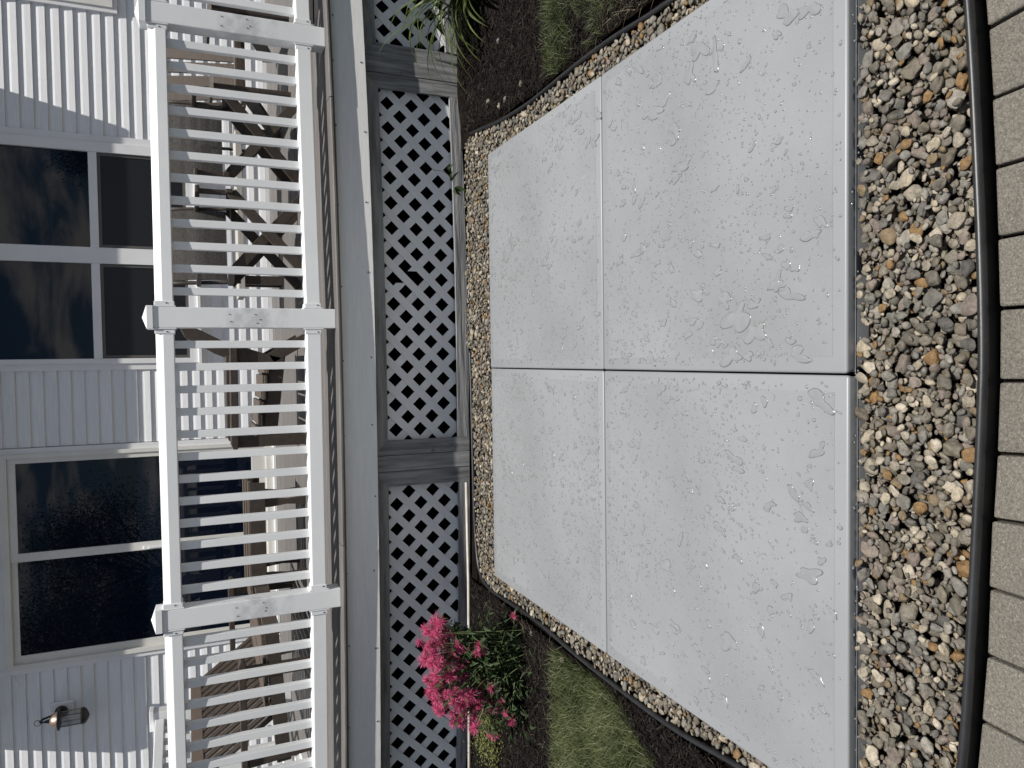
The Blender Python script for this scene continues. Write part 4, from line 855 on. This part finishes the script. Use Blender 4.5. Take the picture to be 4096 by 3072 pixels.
# strap-leaved plant (day lily)
dl = empty('strap_leaf_plant', (2.02, 3.88, 0), 'arching strap-leaved plant in front of the lattice at the end post', 'plant')
def strap(b0, d, L, W_, droop, r1, name='leaf'):
    Vv = []; Ff = []; n_ = 12; d = Vector(d).normalized(); p = Vector(b0); sd = d.cross(Vector((0, 0, 1))); sd.normalize(); v = d.copy(); rr = []
    for k_ in range(n_+1):
        f = k_/n_; w_ = W_*(1-.2*f)*(1 if f < .7 else max(.03, (1-f)/.3)); u = sd.cross(v).normalized()
        Vv += [tuple(p-sd*w_/2+u*w_*.18), tuple(p), tuple(p+sd*w_/2+u*w_*.18)]; rr += [min(1, max(0, r1+.35*(f-.4)))]*3
        v = (v+Vector((0, 0, -droop*(.4+1.3*f)/n_*2))).normalized(); p = p+v*L/n_
    for k_ in range(n_):
        a = 3*k_; Ff += [(a, a+1, a+4, a+3), (a+1, a+2, a+5, a+4)]
    return bulk(name, np.array(Vv)-wl(dl), Ff, 'strap', rr, dl)
for k_ in range(115):
    a = rn.uniform(0, 6.283); e = rn.uniform(.75, 1.35); strap((2.06+rn.gauss(0, .06), 3.88+rn.gauss(0, .05), .0), (math.cos(a)*math.cos(e), math.sin(a)*math.cos(e)*.75, math.sin(e)), rn.uniform(.42, .74), rn.uniform(.013, .023), rn.uniform(.75, 1.5), abs(rn.gauss(.3, .25)))
# vine leaves poking through the lattice
vn = empty('vine', (1.03, 4.13, .05), 'small dark green vine leaves poking through the lattice', 'vine')
cs = [(1.03, 4.128, .085)]*3+[(.985, 4.13, .075)]*3+[(1.07, 4.13, .10)]*2
leafset('leaves', cs, [(.9, -.4, .5), (1, -.3, -.5), (.2, -.6, .9), (-.8, -.5, .2), (-.3, -.5, -.8), (-.9, -.4, -.3), (.6, -.5, .6), (1, -.3, 0)], [.055]*8, [.034]*8, 'leaf', vn, [.5, .3, .6, .4, .5, .3, .2, .4])
MB().tube([(1.08, 4.15, .20), (1.075, 4.14, .15), (1.05, 4.135, .10), (1.0, 4.135, .075)], .0016, 5).build('tendril', 'bark', vn)

# ------------------------------------------------------------------ trees behind the camera (seen only mirrored in the glass)
def tree(x, y, h, rad, seed, label):
    r_ = random.Random(seed); t = empty('tree', (x, y, 0), label, 'tree', 'trees mirrored in the patio door'); m_ = MB()
    m_.sweep([(.10*math.cos(i), .10*math.sin(i)) for i in np.arange(0, 6.28, .9)], [(x, y, -.04), (x+.05, y, h*.45)])
    tips = []
    for k_ in range(34):
        a = r_.uniform(0, 6.28); z0 = h*r_.uniform(.25, .6); q = (x+math.cos(a)*rad*r_.uniform(.4, .95), y+math.sin(a)*rad*r_.uniform(.4, .95), min(h, z0+h*r_.uniform(.1, .45)))
        m_.tube([(x, y, z0), ((x+q[0])/2, (y+q[1])/2, (z0+q[2])/2+.1), q], .022, 5); tips.append(q)
    m_.build('trunk', 'bark', t)
    rg = np.random.default_rng(seed); tp = np.array(tips); n = 42000; c = tp[rg.integers(0, len(tp), n)]+rg.normal(0, 1, (n, 3))*[rad*.19, rad*.19, h*.075]
    a = rg.normal(0, 1, (n, 3)); a /= np.linalg.norm(a, axis=1)[:, None]; b = np.cross(a, rg.normal(0, 1, (n, 3))); b /= np.linalg.norm(b, axis=1)[:, None]; s_ = rg.uniform(.022, .045, n)[:, None]
    Vv = np.stack([c-a*s_, c+b*s_*.5, c+a*s_, c-b*s_*.5], 1).reshape(-1, 3)-np.array((x, y, 0)); Ff = np.arange(4*n).reshape(-1, 4)
    o_ = bulk('crown', Vv, Ff, 'treeleaf', np.repeat(rg.uniform(0, 1, n), 4), t); o_['kind'] = 'stuff'
tree(-6.4, -10.5, 6.0, 2.3, 1, 'leafy garden tree reflected in the glass of the patio door'); tree(-9.3, -11.5, 6.6, 2.2, 2, 'taller leafy tree reflected at the edge of the patio door')
tree(7.5, -13, 5.2, 1.7, 3, 'small leafy tree reflected low in the twin window')
